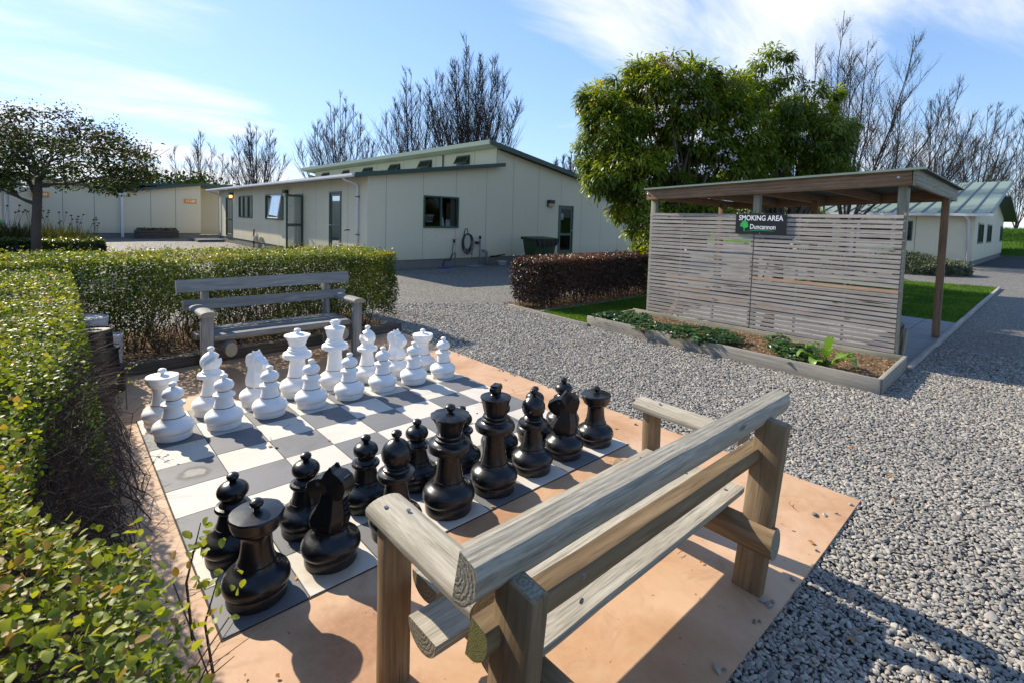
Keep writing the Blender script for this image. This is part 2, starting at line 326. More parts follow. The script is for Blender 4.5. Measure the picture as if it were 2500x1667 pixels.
M['tile_w'] = tilemat('cream_tile', (.52, .485, .425), (.61, .575, .51), (.40, .345, .27), stains=((-.93, -1.32, 0, .15, (.42, .34, .24), .8), (-.12, -1.28, 0, .14, (.45, .37, .27), .6)))
M['tile_d'] = tilemat('slate_tile', (.115, .12, .128), (.175, .18, .188), (.06, .062, .066), stains=((-1.25, .17, .07, .115, (.035, .035, .033), 1.0), (-1.25, .17, 0, .07, (.26, .25, .225), .8), (.25, -1.27, 0, .12, (.30, .26, .2), .7)))
M['grout'] = plain('grout', (.035, .03, .028), .9)
def slab():
    k = NM('terracotta_concrete'); v = k.co('Object'); n = k.noise(v, 1.5, 9, .68, .5); n2 = k.noise(v, 7, 7, .65); n3 = k.noise(v, 70, 3, .6)
    c = k.ramp(n, [(.25, (.345, .185, .095)), (.46, (.475, .29, .165)), (.66, (.575, .39, .255))])
    c = k.mix(k.math('MULTIPLY', k.math('SUBTRACT', n2, .5, True), 1.6), c, (.52, .38, .25)); c = k.mix(k.math('MULTIPLY', k.math('SUBTRACT', k.noise(v, 3.1, 6, .7, 1.2), .56, True), 3.2, True), c, (.33, .18, .10))
    for (x_, y_, r_, col_, am) in ((.42, -3.22, .26, (.27, .125, .055), .85), (.30, -3.55, .22, (.28, .14, .07), .6), (1.35, -3.0, .30, (.30, .14, .065), .6), (-.15, -.6, .3, (.30, .19, .13), .5), (2.95, -3.1, .35, (.62, .47, .36), .5), (2.4, -3.9, .4, (.60, .44, .33), .4)): c = k.mix(k.math('MULTIPLY', k.blob(x_, y_, 0, r_, .5, .09), am), c, col_)
    sp = k.ramp(n3, [(.69, (0, 0, 0)), (.73, (1, 1, 1))]); c = k.mix(k.math('MULTIPLY', sp, .5), c, (.62, .5, .4))
    sp2 = k.ramp(k.noise(v, 38, 2, .5), [(.71, (0, 0, 0)), (.735, (1, 1, 1))]); c = k.mix(k.math('MULTIPLY', sp2, .7), c, (.10, .06, .04))
    k.bump(k.math('ADD', n2, k.math('MULTIPLY', n3, .5)), .12, .004); return k.fin(c, .58, .35)
M['slab'] = slab()
def gravelmat(name, inst):
    k = NM(name)
    if inst:
        oi = k.n('ShaderNodeObjectInfo'); c = k.ramp(oi.outputs['Random'], [(0, (.13, .122, .108)), (.3, (.225, .212, .188)), (.55, (.305, .286, .25)), (.78, (.38, .355, .305)), (.93, (.47, .435, .37)), (1, (.30, .21, .14))])
        n = k.noise(k.co('Object'), 2.2, 4, .6); c = k.mix(k.math('MULTIPLY', n, .5), c, (.26, .245, .22)); k.bump(k.noise(k.co('Object'), 9, 3, .5), .15, .05)
        ge = k.n('ShaderNodeNewGeometry'); bg_ = k.noise(ge.outputs['Position'], .8, 5, .65, .5); c = k.mix(k.math('MULTIPLY', k.math('SUBTRACT', bg_, .48, True), 1.8, True), c, (.15, .145, .135))
        return k.fin(c, .62, .35)
    v = k.co('Object', (1, 1, 0)); dn = k.n('ShaderNodeTexNoise'); k.L.new(v, dn.inputs['Vector']); dn.inputs['Scale'].default_value = 20
    va = k.n('ShaderNodeVectorMath', operation='MULTIPLY_ADD'); k.L.new(dn.outputs['Color'], va.inputs[0]); va.inputs[1].default_value = (.03, .03, 0); k.L.new(v, va.inputs[2])
    vo = k.n('ShaderNodeTexVoronoi'); k.L.new(va.outputs[0], vo.inputs['Vector']); vo.inputs['Scale'].default_value = 46; vo.inputs['Randomness'].default_value = 1
    sx = k.n('ShaderNodeSeparateColor'); k.L.new(vo.outputs['Color'], sx.inputs[0])
    c = k.ramp(sx.outputs[0], [(0, (.16, .15, .133)), (.3, (.25, .235, .207)), (.55, (.33, .31, .27)), (.8, (.40, .375, .325)), (1, (.46, .43, .37))])
    big = k.noise(k.co('Object'), .8, 5, .65, .5); c = k.mix(k.math('MULTIPLY', k.math('SUBTRACT', big, .48, True), 1.8, True), c, (.15, .145, .135)); b2_ = k.noise(k.co('Object', (1, .35, 1), (0, 0, .5)), 5.5, 6, .75); c = k.mix(k.math('MULTIPLY', k.math('SUBTRACT', b2_, .5, True), 1.3, True), c, (.42, .40, .37))
    e = k.ramp(vo.outputs['Distance'], [(.35, (1, 1, 1)), (.75, (0, 0, 0))]); c = k.mix(k.math('SUBTRACT', 1.0, e), c, (.075, .075, .075))  # shade between the stones put into the colour of the gaps
    k.bump(e, 1.0, .018); return k.fin(c, .7, .3)
M['gravel'] = gravelmat('gravel_bed', False); M['pebble'] = gravelmat('pebble_stone', True)
M['asphalt'] = plain('dark_asphalt', (.05, .05, .055), .85, .2, var=.3, sc=3)
M['soil'] = plain('bark_soil', (.15, .10, .062), .95, .1, var=.55, sc=26, bump=1.0)
M['turf'] = plain('turf_soil', (.045, .085, .014), .95, .1, var=.45, sc=9, bump=.6)
M['paver'] = plain('grey_paver', (.27, .28, .29), .7, .3, var=.16, sc=4, bump=.2)
# vegetation
def leafmat(name, stops, rough=.35, trans=.4, spec=.5, tcol=None):
    k = NM(name); at = k.n('ShaderNodeAttribute', attribute_name='rnd'); c = k.ramp(at.outputs['Fac'], stops); k.fin(c, rough, spec)
    tr = k.n('ShaderNodeBsdfTranslucent'); k.L.new(k.mix(1.0, c, tcol or (1.5, 1.45, .55), 'MULTIPLY'), tr.inputs['Color'])
    ms = k.n('ShaderNodeMixShader'); ms.inputs[0].default_value = trans; k.L.new(k.b.outputs[0], ms.inputs[1]); k.L.new(tr.outputs[0], ms.inputs[2]); k.L.new(ms.outputs[0], k.out.inputs['Surface']); return k.m
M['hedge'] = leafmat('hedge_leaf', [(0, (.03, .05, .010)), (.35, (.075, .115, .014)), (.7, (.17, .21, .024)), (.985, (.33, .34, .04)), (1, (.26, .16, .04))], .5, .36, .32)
M['hedge_back'] = leafmat('hedge_leaf_dark', [(0, (.02, .035, .01)), (.5, (.045, .075, .014)), (.85, (.12, .15, .025)), (1, (.24, .24, .04))], .32, .35, .5)
M['redhedge'] = leafmat('red_hedge_leaf', [(0, (.035, .024, .015)), (.5, (.085, .045, .028)), (.8, (.15, .065, .038)), (.93, (.08, .085, .028)), (1, (.22, .10, .05))], .42, .22, .4, (1.3, .9, .6))
M['evergreen'] = leafmat('evergreen_leaf', [(0, (.04, .065, .010)), (.4, (.115, .17, .016)), (.75, (.24, .30, .028)), (.97, (.38, .40, .05)), (1, (.28, .15, .04))], .4, .45, .45)
M['darkgreen'] = leafmat('dark_leaf', [(0, (.012, .024, .007)), (.5, (.03, .052, .012)), (.85, (.06, .09, .018)), (1, (.09, .04, .02))], .75, .25, .12)
M['seed'] = leafmat('dark_seed_pods', [(0, (.03, .012, .01)), (1, (.09, .03, .02))], .6, .2, .2, (1.2, .8, .6))
M['berry'] = leafmat('strawberry_leaf', [(0, (.02, .05, .018)), (.5, (.045, .10, .03)), (.85, (.08, .15, .04)), (.985, (.11, .17, .06)), (1, (.22, .07, .04))], .35, .25, .5)
M['bigleaf'] = leafmat('broad_leaf', [(0, (.10, .20, .03)), (1, (.20, .34, .06))], .4, .35, .4)
M['grass'] = leafmat('grass_blade', [(0, (.05, .11, .012)), (.6, (.085, .18, .018)), (1, (.17, .26, .03))], .5, .35, .25)
M['flax'] = leafmat('strap_leaf', [(0, (.022, .032, .010)), (.6, (.05, .065, .016)), (1, (.13, .11, .035))], .5, .3, .3)
M['greyshrub'] = leafmat('grey_shrub_leaf', [(0, (.05, .065, .04)), (.6, (.10, .125, .08)), (1, (.19, .21, .14))], .6, .25, .2, (1.1, 1.1, .8))
M['flower'] = leafmat('pale_blossom', [(0, (.62, .50, .56)), (1, (.85, .80, .83))], .6, .3, .2, (1, 1, 1))
M['drygrass'] = leafmat('leaf_litter', [(0, (.10, .06, .03)), (.6, (.26, .17, .09)), (1, (.42, .32, .2))], .8, .1, .1, (1, 1, 1))
M['twig'] = plain('twig_bark', (.085, .060, .045), .8, .2, var=.35, sc=8)
M['bark'] = plain('tree_bark', (.10, .082, .065), .85, .2, var=.35, sc=5, bump=.6)
M['barkfar'] = plain('bare_branch_bark', (.05, .038, .03), .85, .15, var=.3, sc=2)
# buildings
def wallmat(name, a, sc=1.0):
    k = NM(name); v = k.co('Object'); n = k.noise(v, .7*sc, 6, .6); n2 = k.noise(v, 55, 3, .6); n3 = k.noise(k.co('Object', (1, 1, .12)), 3.2, 5, .7); sz = k.n('ShaderNodeSeparateXYZ'); k.L.new(v, sz.inputs[0]); dz_ = k.math('MULTIPLY', k.math('SUBTRACT', .75, sz.outputs[2], True), k.math('ADD', k.noise(v, 2.5, 5, .7), .1))
    c = k.mix(n, tuple(x*.93 for x in a), a); c = k.mix(k.math('MULTIPLY', k.math('SUBTRACT', n3, .55, True), .9), c, tuple(x*.72 for x in a)); c = k.mix(dz_, c, tuple(x*y for x, y in zip(a, (.50, .52, .46)))); c = k.mix(k.math('MULTIPLY', n2, .22), c, tuple(x*.78 for x in a))
    k.bump(n2, .35, .006); return k.fin(c, .8, .2)
M['wall'] = wallmat('cream_panel_wall', (.73, .665, .49)); M['joint'] = plain('panel_joint', (.22, .20, .155), .8); M['plinth'] = plain('concrete_plinth', (.20, .19, .17), .85, .2, var=.25, sc=2.5, bump=.4)
M['green_trim'] = plain('green_trim', (.045, .075, .058), .45, .4); M['roof_edge'] = plain('pale_green_fascia', (.19, .25, .20), .5, .4)
M['roofmetal'] = plain('green_roof_metal', (.19, .26, .22), .5, .4, metal=.1, var=.08, sc=2); M['roofrib'] = plain('green_roof_rib', (.09, .13, .125), .45, .5)
M['shelter_roof'] = plain('shelter_roof_sheet', (.07, .085, .075), .6, .3); M['gutter'] = plain('white_gutter', (.66, .67, .68), .4, .5); M['soffit'] = plain('soffit_board', (.42, .43, .34), .7)
M['door_green'] = plain('green_door_frame', (.05, .095, .065), .4, .5)
def glassmat():
    k = NM('window_glass'); gl = k.n('ShaderNodeBsdfGlossy'); gl.inputs['Roughness'].default_value = .02; gl.inputs['Color'].default_value = (.9, .95, 1, 1); tr = k.n('ShaderNodeBsdfTransparent'); tr.inputs['Color'].default_value = (.62, .66, .64, 1)
    fr_ = k.n('ShaderNodeFresnel'); fr_.inputs['IOR'].default_value = 1.4; f = k.math('MULTIPLY', fr_.outputs[0], .55)
    ms = k.n('ShaderNodeMixShader'); k.L.new(f, ms.inputs[0]); k.L.new(tr.outputs[0], ms.inputs[1]); k.L.new(gl.outputs[0], ms.inputs[2]); k.L.new(ms.outputs[0], k.out.inputs['Surface']); return k.m
M['glass'] = glassmat()
M['interior'] = plain('dark_interior', (.05, .047, .042), .9); M['curtain'] = plain('grey_curtain', (.25, .24, .22), .9)
M['orange'] = plain('orange_sign', (.80, .30, .025), .5); M['paper'] = plain('white_paper', (.75, .76, .78), .6); M['signblack'] = plain('black_sign', (.006, .006, .007), .35, .5)
M['logogreen'] = plain('logo_green', (.03, .42, .08), .5); M['textwhite'] = plain('white_lettering', (.85, .85, .85), .5); M['textdark'] = plain('dark_lettering', (.03, .03, .05), .5)
M['pvc'] = plain('grey_pvc_pipe', (.20, .22, .25), .45, .4); M['blackplas'] = plain('black_polythene', (.010, .010, .011), .4, .4, var=.3, sc=6, bump=.3); M['hose'] = plain('dark_hose', (.02, .035, .038), .4, .5)
M['bin'] = plain('green_bin_plastic', (.02, .045, .018), .45, .4); M['red'] = plain('red_paint', (.6, .03, .02), .4); M['yellow'] = plain('yellow_paint', (.75, .5, .03), .4); M['blue'] = plain('blue_plastic', (.03, .06, .4), .4)
M['whiteplas'] = plain('dull_white_plastic', (.42, .43, .43), .5, .4, var=.15, sc=8); M['charcoal'] = plain('charcoal_box', (.03, .028, .026), .5); M['hiviz'] = plain('bright_green_cloth', (.05, .7, .12), .7)
k = NM('lamp_amber'); k.fin((.8, .45, .12), .4); k.b.inputs['Emission Color'].default_value = (1, .5, .12, 1); k.b.inputs['Emission Strength'].default_value = 1.6; M['amber'] = k.m
M['lampglass'] = plain('lamp_diffuser', (.42, .33, .18), .35, .5)
# ------------------------------------------------------------------ setting: ground, terrace, lawns, paths
T = 0.36
MB().add([(-150, -60, -.03), (260, -60, -.03), (260, 260, -.03), (-150, 260, -.03)], [(0, 1, 2, 3)]).build('gravel_ground', M['gravel'], kind='structure')
# terrace slab with a slightly wandering gravel-side edge
ex = [(-.42, 1.42), (3.40, 1.66)]
mb = MB(); SL = -1.44
def slabpiece(pts):
    b = [(x, y, -.1) for x, y in pts]; t = [(x, y, 0.0) for x, y in pts]; mb.hexa(b, t)
wob = [(3.39+.012*math.sin(i*1.7), 1.66-(1.66+SL-.0)*0-(i/8)*(1.66-SL-.003)) for i in range(9)]
slabpiece([(-.42, SL+.003), (3.385, SL+.003), (3.40, .2), (3.41, 1.0), (3.40, 1.66), (-.42, 1.42)])
slabpiece([(-.42, -5.6), (-.1, -4.34), (1.9, -4.34), (2.6, -4.342), (3.375, -4.335), (3.385, -3.2), (3.38, SL-.003), (-.42, SL-.003)])
slab_o = mb.build('terrace_slab', M['slab'], kind='structure')
MB().add([(-.42, SL-.003, -.01), (3.38, SL-.003, -.01), (3.38, SL+.003, -.01), (-.42, SL+.003, -.01)], [(0, 1, 2, 3)]).build('slab_joint', M['grout'], kind='structure')
# chess board paving: 64 bevelled tiles over a dark joint bed
bd = empty('chess_board', (1.44, -1.44, 0), label='chessboard of cream and slate paving tiles set into the terracotta terrace', cat='chessboard')
MB().add([(-1.446, -1.446, .003), (1.446, -1.446, .003), (1.446, 1.446, .003), (-1.446, 1.446, .003)], [(0, 1, 2, 3)]).build('joint_bed', M['grout'], bd)
for nm, par, mt in (('light_tiles', 0, M['tile_w']), ('dark_tiles', 1, M['tile_d'])):
    mb = MB(); vals = []
    for i in range(8):
        for j in range(8):
            if (i+j) % 2 != par: continue
            x0 = i*T-1.44+.0022; x1 = (i+1)*T-1.44-.0022; y1 = 1.44-j*T-.0022; y0 = 1.44-(j+1)*T+.0022; z = .0065+rnd.uniform(0, .0012); e = .0012
            b = len(mb.v); mb.hexa([(x0, y0, .0035), (x1, y0, .0035), (x1, y1, .0035), (x0, y1, .0035)], [(x0+e, y0+e, z), (x1-e, y0+e, z), (x1-e, y1-e, z), (x0+e, y1-e, z)])
            vals += [rnd.random()]*8
    o = mb.build(nm, mt, bd); a = o.data.attributes.new('rnd', 'FLOAT', 'POINT'); a.data.foreach_set('value', vals)
# lawns
def sheet(name, pts, z, mat, **kw): return MB().add([(x, y, z) for x, y in pts], [tuple(range(len(pts)))]).build(name, mat, **kw)
LAWN1 = [(6.26, .28), (7.7, .28), (12.5, .4), (12.5, 1.52), (6.36, 1.52)]
LAWN2 = [(12.4, -3.84), (21.75, -3.84), (21.2, -1.5), (19.0, .6), (12.4, .6)]
sheet('lawn_strip', LAWN1, -.004, M['turf'], kind='structure'); sheet('lawn', LAWN2, -.004, M['turf'], kind='structure')
sheet('hedge_bed_soil', [(6.4, 1.56), (12.5, 1.56), (12.5, 2.7), (6.45, 2.7)], -.002, M['soil'], kind='structure')
sheet('hedge_soil', [(-3.2, -5.6), (-.43, -5.6), (-.43, 1.44), (3.44, 1.72), (3.6, 3.9), (-4.5, 3.9), (-4.5, 1.5), (-3.2, 1.5)], -.012, M['soil'], kind='structure')
def inpoly(P, poly):
    x, y = P[:, 0], P[:, 1]; c = np.zeros(len(P), bool); n = len(poly)
    for i in range(n):
        (x1, y1), (x2, y2) = poly[i], poly[(i+1) % n]
        if y1 == y2: continue
        k_ = ((y1 > y) != (y2 > y)) & (x < (x2-x1)*(y-y1)/(y2-y1)+x1); c ^= k_
    return c
def grass(name, poly, dens, size, **kw):
    xs = [p[0] for p in poly]; ys = [p[1] for p in poly]; n = int((max(xs)-min(xs))*(max(ys)-min(ys))*dens)
    P = np.c_[RS.uniform(min(xs), max(xs), n), RS.uniform(min(ys), max(ys), n), np.zeros(n)]; P = P[inpoly(P, poly)]; n = len(P)
    D = np.c_[RS.normal(0, .45, (n, 2)), np.ones(n)]; Nn = np.c_[RS.normal(size=(n, 2)), np.full(n, .1)]
    rv = np.clip(.45+.3*sn(P, 3, 3)+RS.normal(0, .22, n), 0, 1); T_, F_ = LT_BLADE
    return leaves(name, P, D, Nn, size*RS.uniform(.5, 1.3, n), (T_*np.array([2.2, 1, 1]), F_), M['grass'], rv=rv, **kw)
grass('grass', LAWN1, 5200, .055, kind='stuff'); grass('lawn_grass', LAWN2, 1500, .065, kind='stuff')
# timber edgings
def edging(name, pts, w, h, mat, label, z0=-.05, group=None, cat='edging board'):
    r = empty(name, (pts[0][0], pts[0][1], 0), label=label, cat=cat, group=group)
    for a, b in zip(pts[:-1], pts[1:]):
        o0 = Vector((a[0]-pts[0][0], a[1]-pts[0][1], (z0+h)/2)); o1 = Vector((b[0]-pts[0][0], b[1]-pts[0][1], (z0+h)/2))
        beam('board', o0, o1, rect(w, h-z0), mat, r, seg=6, jit=.003, bev=.004, seed=int(a[0]*7))
    return r
edging('timber_edging', [(6.20, .22), (6.37, 2.42)], .045, .035, M['bedwood'], 'thin timber board edging the grass end of the red hedge bed beside the gravel')
edging('timber_edging', [(6.40, 1.54), (12.4, 1.52)], .04, .03, M['bedwood'], 'narrow timber board between the grass strip and the dark red hedge')
edging('timber_edging', [(7.62, -3.9), (13.0, -3.89), (21.8, -3.89)], .06, .035, M['wood_slat'], 'long weathered board edging the shelter paving and lawn along the gravel drive')
edging('sleeper_edging', [(-.42, 1.50), (3.46, 1.74)], .13, .12, M['sleeper'], 'dark low timber sleeper retaining the bark behind the white pieces', cat='sleeper')
# a second dark landscaping strip behind the sleeper
mb = MB(); mb.tube([(-.4, 1.74, .05), (1.4, 1.85, .06), (3.4, 1.95, .05)], .014, 6); mb.build('edging_strip', M['blackplas'], smooth=True, label='black plastic edging strip lying in the bark below the back hedge', cat='edging strip')
# shelter paving
mb = MB(); r_ = random.Random(5)
for i in range(10):
    for j in range(8):
        x0 = 7.66+i*.48; y0 = -3.86+j*.48; z = -.004+r_.uniform(0, .003)
        if y0 > .1: continue
        mb.hexa([(x0+.003, y0+.003, -.05), (x0+.477, y0+.003, -.05), (x0+.477, y0+.477, -.05), (x0+.003, y0+.477, -.05)], [(x0+.006, y0+.006, z), (x0+.474, y0+.006, z), (x0+.474, y0+.474, z), (x0+.006, y0+.474, z)])
mb.build('shelter_paving', M['paver'], kind='structure'); sheet('paving_bed', [(7.64, -3.87), (12.46, -3.87), (12.46, .1), (7.64, .1)], -.022, M['grout'], kind='structure')
# ------------------------------------------------------------------ chess pieces
def S3(*p): return [tuple(x) for x in p]
BASE = [(.118, 0), (.126, .004), (.128, .046), (.1265, .050), (.1275, .0515), (.137, .060), (.1425, .075), (.1415, .095), (.134, .112), (.118, .126), (.100, .137), (.089, .147), (.083, .158), (.0815, .165)]
def scaleprof(p, s): return [(r*s, z) for r, z in p]
KNOB = lambda z: [(.014, z), (.013, z+.008), (.018, z+.014), (.027, z+.022), (.030, z+.032), (.027, z+.042), (.018, z+.049), (.004, z+.053)]
def ball(r, z, h, n=10, sq=1.0):
    return [(r*math.cos(a)**sq if abs(math.cos(a)) > 1e-3 else .002, z+h*math.sin(a)) for a in [(-PI/2)+PI*i/n for i in range(1, n)]]
def ring(r0, r, z, h): return [(r0, z-h), (r*.96, z-h*.8), (r, z-h*.35), (r, z+h*.2), (r*.95, z+h*.75), (r0*.98, z+h)]
def pawn_parts(col):
    prof = BASE[:-1]+[(.078, .168), (.070, .20), (.062, .235), (.060, .246)]+ring(.066, .084, .262, .012)+[(.060, .280), (.052, .290), (.046, .295)]
    head = [(.046, .297)]+[(r, z) for r, z in ball(.075, .342, .051, 14) if z > .300]+KNOB(.384)
    return prof, head
def finish(o): return autosmooth(o, 33)
def seam(z, r, par, col):
    mb = MB(); mb.lathe([(r*.9, z-.0022), (r, z-.0022), (r, z+.0022), (r*.9, z+.0022)], 32); return finish(mb.build('seam', M['wseam'] if col == 'white' else M['bseam'], par))
def lathe_part(name, prof, col, par, n=40, rf=None):
    mb = MB(); mb.lathe(prof, n, rf=rf); return finish(mb.build(name, M[col], par))
def make_piece(kind, col):
    r = empty('chess_'+kind)
    if kind == 'pawn':
        p, h = pawn_parts(col); lathe_part('body', p, col, r); lathe_part('head', h, col, r); seam(.166, .0825, r, col); seam(.2965, .0485, r, col)
    elif kind == 'rook':
        p = BASE+[(.078, .172), (.071, .20), (.066, .235), (.064, .275), (.067, .295), (.074, .305), (.090, .312), (.096, .318), (.096, .330)]
        lathe_part('body', p, col, r); seam(.1655, .0835, r, col)
        def rf(w, z): return 1+(.010*max(-1, min(1, 2*math.sin(w*9))) if z > .345 else 0)
        lathe_part('turret', [(.096, .330), (.105, .336), (.108, .345), (.112, .372), (.115, .380), (.110, .388), (.06, .396), (.02, .399)], col, r, 72, rf)
        lathe_part('knob', KNOB(.396), col, r)
    elif kind == 'bishop':
        p = [(a*1.02, z) for a, z in BASE]+[(.078, .172), (.068, .215), (.060, .265), (.057, .300)]+[(.070, .306)]+ring(.080, .103, .328, .020)+[(.070, .352), (.073, .358), (.070, .365), (.062, .370), (.064, .376), (.056, .383)]
        lathe_part('body', p, col, r); seam(.1655, .084, r, col)
        hp = [(.05, .380), (.064, .392), (.077, .415), (.082, .438), (.079, .462), (.067, .487), (.047, .508), (.026, .520), (.016, .524)]
        o = lathe_part('head', hp, col, r, 48)
        cut = MB(); a = math.radians(48)   # slanted mitre slot
        cs = [(-.11+.11, -.2, 0)]
        c = Vector((.045, 0, .475)); d = Vector((math.sin(a), 0, math.cos(a))); e = Vector((math.cos(a), 0, -math.sin(a)))
        q = [c-d*.062-e*.013, c+d*.12-e*.026, c+d*.12+e*.026, c-d*.062+e*.013, c-d*.072]
        cut.hexa([(v.x, -.2, v.z) for v in q][::-1], [(v.x, .2, v.z) for v in q][::-1]); co = cut.build('cutter', M[col])
        bm = bmesh.new(); bm.from_mesh(co.data); bmesh.ops.recalc_face_normals(bm, faces=bm.faces); bm.to_mesh(co.data); bm.free()
        m = o.modifiers.new('b', 'BOOLEAN'); m.object = co; m.operation = 'DIFFERENCE'; m.solver = 'EXACT'
        dg = bpy.context.evaluated_depsgraph_get(); me = bpy.data.meshes.new_from_object(o.evaluated_get(dg)); o.modifiers.clear(); o.data = me; bpy.data.objects.remove(co); autosmooth(o, 33)
        lathe_part('knob', [(a_*.95, z) for a_, z in KNOB(.518)], col, r)
    elif kind in ('king', 'queen'):
        dz = 0.0 if kind == 'king' else -.035
        p = [(a*1.09, z*1.12) for a, z in BASE]+[(.084, .195), (.076, .24), (.070, .30), (.067, .36+dz), (.070, .385+dz), (.082, .392+dz)]+ring(.098, .130, .420+dz, .028)+[(.088, .456+dz), (.092, .462+dz), (.090, .470+dz), (.078, .476+dz), (.081, .484+dz), (.079, .492+dz), (.068, .498+dz)]
        lathe_part('body', p, col, r); seam(.186, .0905, r, col)
        if kind == 'king':
            lathe_part('crown', [(.068, .498), (.074, .512), (.084, .55), (.094, .592), (.101, .606), (.100, .611), (.07, .620), (.036, .626), (.030, .632), (.034, .637)], col, r, 48)
            mb = MB(); prof = [(-.030, .634), (.030, .634), (.034, .652), (.050, .654), (.050, .676), (.036, .678), (.040, .690), (-.040, .690), (-.036, .678), (-.050, .676), (-.050, .654), (-.034, .652)]
            mb.hexa([(x, -.026, z) for x, z in prof][::-1], [(x, .026, z) for x, z in prof][::-1]); o = mb.build('cross', M[col], r); bevel(o, .004, 2, 30)
        else:
            def rf(w, z): return 1+(.075*abs(math.sin(w*5)) if .556 < z < .572 else (.03*abs(math.sin(w*5)) if z > .545 else 0))
            lathe_part('crown', [(.066, .463), (.072, .478), (.086, .520), (.101, .550), (.109, .562), (.110, .568), (.080, .580), (.03, .585)], col, r, 80, rf)
            lathe_part('knob', [(a_*1.05, z) for a_, z in KNOB(.580)], col, r)
    elif kind == 'knight':
        p = BASE[:-1]+[(.080, .165), (.076, .172)]
        lathe_part('body', p, col, r); seam(.166, .083, r, col)
        # horse head: loops of octagonal sections; x forward (nose), y half width
        secs = [  # z, x_front, x_back, halfwidth, y-chamfer
            (.160, .070, -.070, .070), (.185, .094, -.080, .080), (.215, .104, -.088, .082), (.245, .090, -.088, .076), (.280, .064, -.082, .066), (.320, .046, -.076, .055), (.352, .040, -.072, .049)]
        mb = MB(); vs = []; n = 8
        for z, xf, xb, hw in secs:
            c_ = .42
            vs += [(xf, -hw*c_*.7, z), (xf*.72, -hw*.92, z), (xb*.55, -hw, z), (xb, -hw*c_, z), (xb, hw*c_, z), (xb*.55, hw, z), (xf*.72, hw*.92, z), (xf, hw*c_*.7, z)]
        k = len(secs); fs = [(i*n+j, i*n+(j+1) % n, (i+1)*n+(j+1) % n, (i+1)*n+j) for i in range(k-1) for j in range(n)]+[tuple(range(n-1, -1, -1)), tuple((k-1)*n+j for j in range(n))]
        mb.add(vs, fs); o = mb.build('neck', M[col], r); bevel(o, .003, 1, 15); autosmooth(o, 14)
        # head block: side outline in x-z with width tapering towards the nose
        ol = [(-.088, .335, .046), (-.030, .318, .050), (.030, .318, .046), (.052, .296, .040), (.080, .300, .034), (.112, .330, .031), (.126, .352, .030), (.122, .378, .030), (.104, .392, .031), (.092, .398, .033), (.070, .412, .040), (.050, .420, .043), (.028, .424, .045), (.016, .452, .036), (-.004, .474, .026), (-.026, .456, .034), (-.060, .448, .044), (-.092, .425, .046), (-.104, .385, .044)]
        mb = MB(); m_ = len(ol); L_ = [(x, -w, z) for x, z, w in ol]; R_ = [(x, w, z) for x, z, w in ol]
        ce = len(L_)*2; mb.add(L_+R_+[(-.01, -.050, .375), (-.01, .050, .375)], [((i+1) % m_, i, ce) for i in range(m_)]+[(m_+i, m_+(i+1) % m_, ce+1) for i in range(m_)]+[(i, (i+1) % m_, m_+(i+1) % m_, m_+i) for i in range(m_)])
        o = mb.build('horse_head', M[col], r); bevel(o, .0025, 1, 20); autosmooth(o, 14)
        for s_ in (-1, 1):
            mb = MB(); mb.hexa([(-.035, s_*.018, .44), (.012, s_*.018, .44), (.012, s_*.040, .44), (-.035, s_*.040, .44)][::(1 if s_ > 0 else -1)], [(-.018, s_*.024, .478), (-.006, s_*.024, .478), (-.006, s_*.032, .478), (-.018, s_*.032, .478)][::(1 if s_ > 0 else -1)]); mb.build('ear', M[col], r)
            mb = MB(); mb.lathe([(.011, -.004), (.011, .002), (.006, .006), (.001, .007)], 12); o = mb.build('eye', M[col], r, smooth=True); o.rotation_euler = (-s_*PI/2, 0, 0); o.location = (.045, s_*.0435, .392)
        mb = MB()   # mane: raised grooved strip down the back
        for i in range(9):
            z = .225+i*.024; x = -.088+(.004*i if i < 5 else .004*(5))-(0 if i < 6 else .004*(i-5))
            mb.box(x-.012, -.024, z, x+.02, .024, z+.016)
        o = mb.build('mane', M[col], r); bevel(o, .003, 1, 30)
    return r
desc = {0: 'rook', 1: 'knight', 2: 'bishop', 3: 'queen', 4: 'king', 5: 'bishop', 6: 'knight', 7: 'rook'}
who_w = {0: 'white rook beside the left hedge, scuffed grey round its rim', 1: 'white bishop with a wide open notch, second from the left hedge', 2: 'white knight between the left bishop and the queen', 3: 'white queen with a scalloped crown and ball top', 4: 'white king, tallest white piece, standing before the far bench', 5: 'white bishop at the right of the white king', 6: 'white knight nearest the gravel, before the right rook', 7: 'white rook at the gravel end of the back row'}
who_b = {0: 'black rook in the near left board corner, largest in the photo', 1: 'black knight beside the near left black rook', 2: 'black bishop partly hidden behind the near bench armrest', 3: 'black queen with a ball on a faceted crown', 4: 'black king with a blocky cross, tallest black piece', 5: 'black bishop with a slanted notch right of the black king', 6: 'black knight beside the right black rook', 7: 'black rook at the near right corner by the gravel'}
order_w = ['rook', 'bishop', 'knight', 'queen', 'king', 'bishop', 'knight', 'rook']; order_b = ['rook', 'knight', 'bishop', 'queen', 'king', 'bishop', 'knight', 'rook']
ord_ = ['left-hand', 'second', 'third', 'fourth', 'fifth', 'sixth', 'seventh', 'right-hand']
proto = {}
def place(kind, col, u, v, rz, label, sc=1.0):
    if (kind, col) not in proto: o = proto[(kind, col)] = make_piece(kind, col)
    else: o = copy_tree(proto[(kind, col)])
    o.location = (u*T, -v*T, .0075); o.rotation_euler = (0, 0, rz); o.scale = (sc, sc, sc)
    tag(o, label, 'chess '+kind, col+' chess pieces')
    return o
rw = [0, -.9, -1.25, .2, .35, 2.6, -1.3, .5]; jw = [(.44, .52), (1.42, .50), (2.44, .55), (3.46, .5), (4.5, .5), (5.5, .48), (6.46, .5), (7.42, .48)]
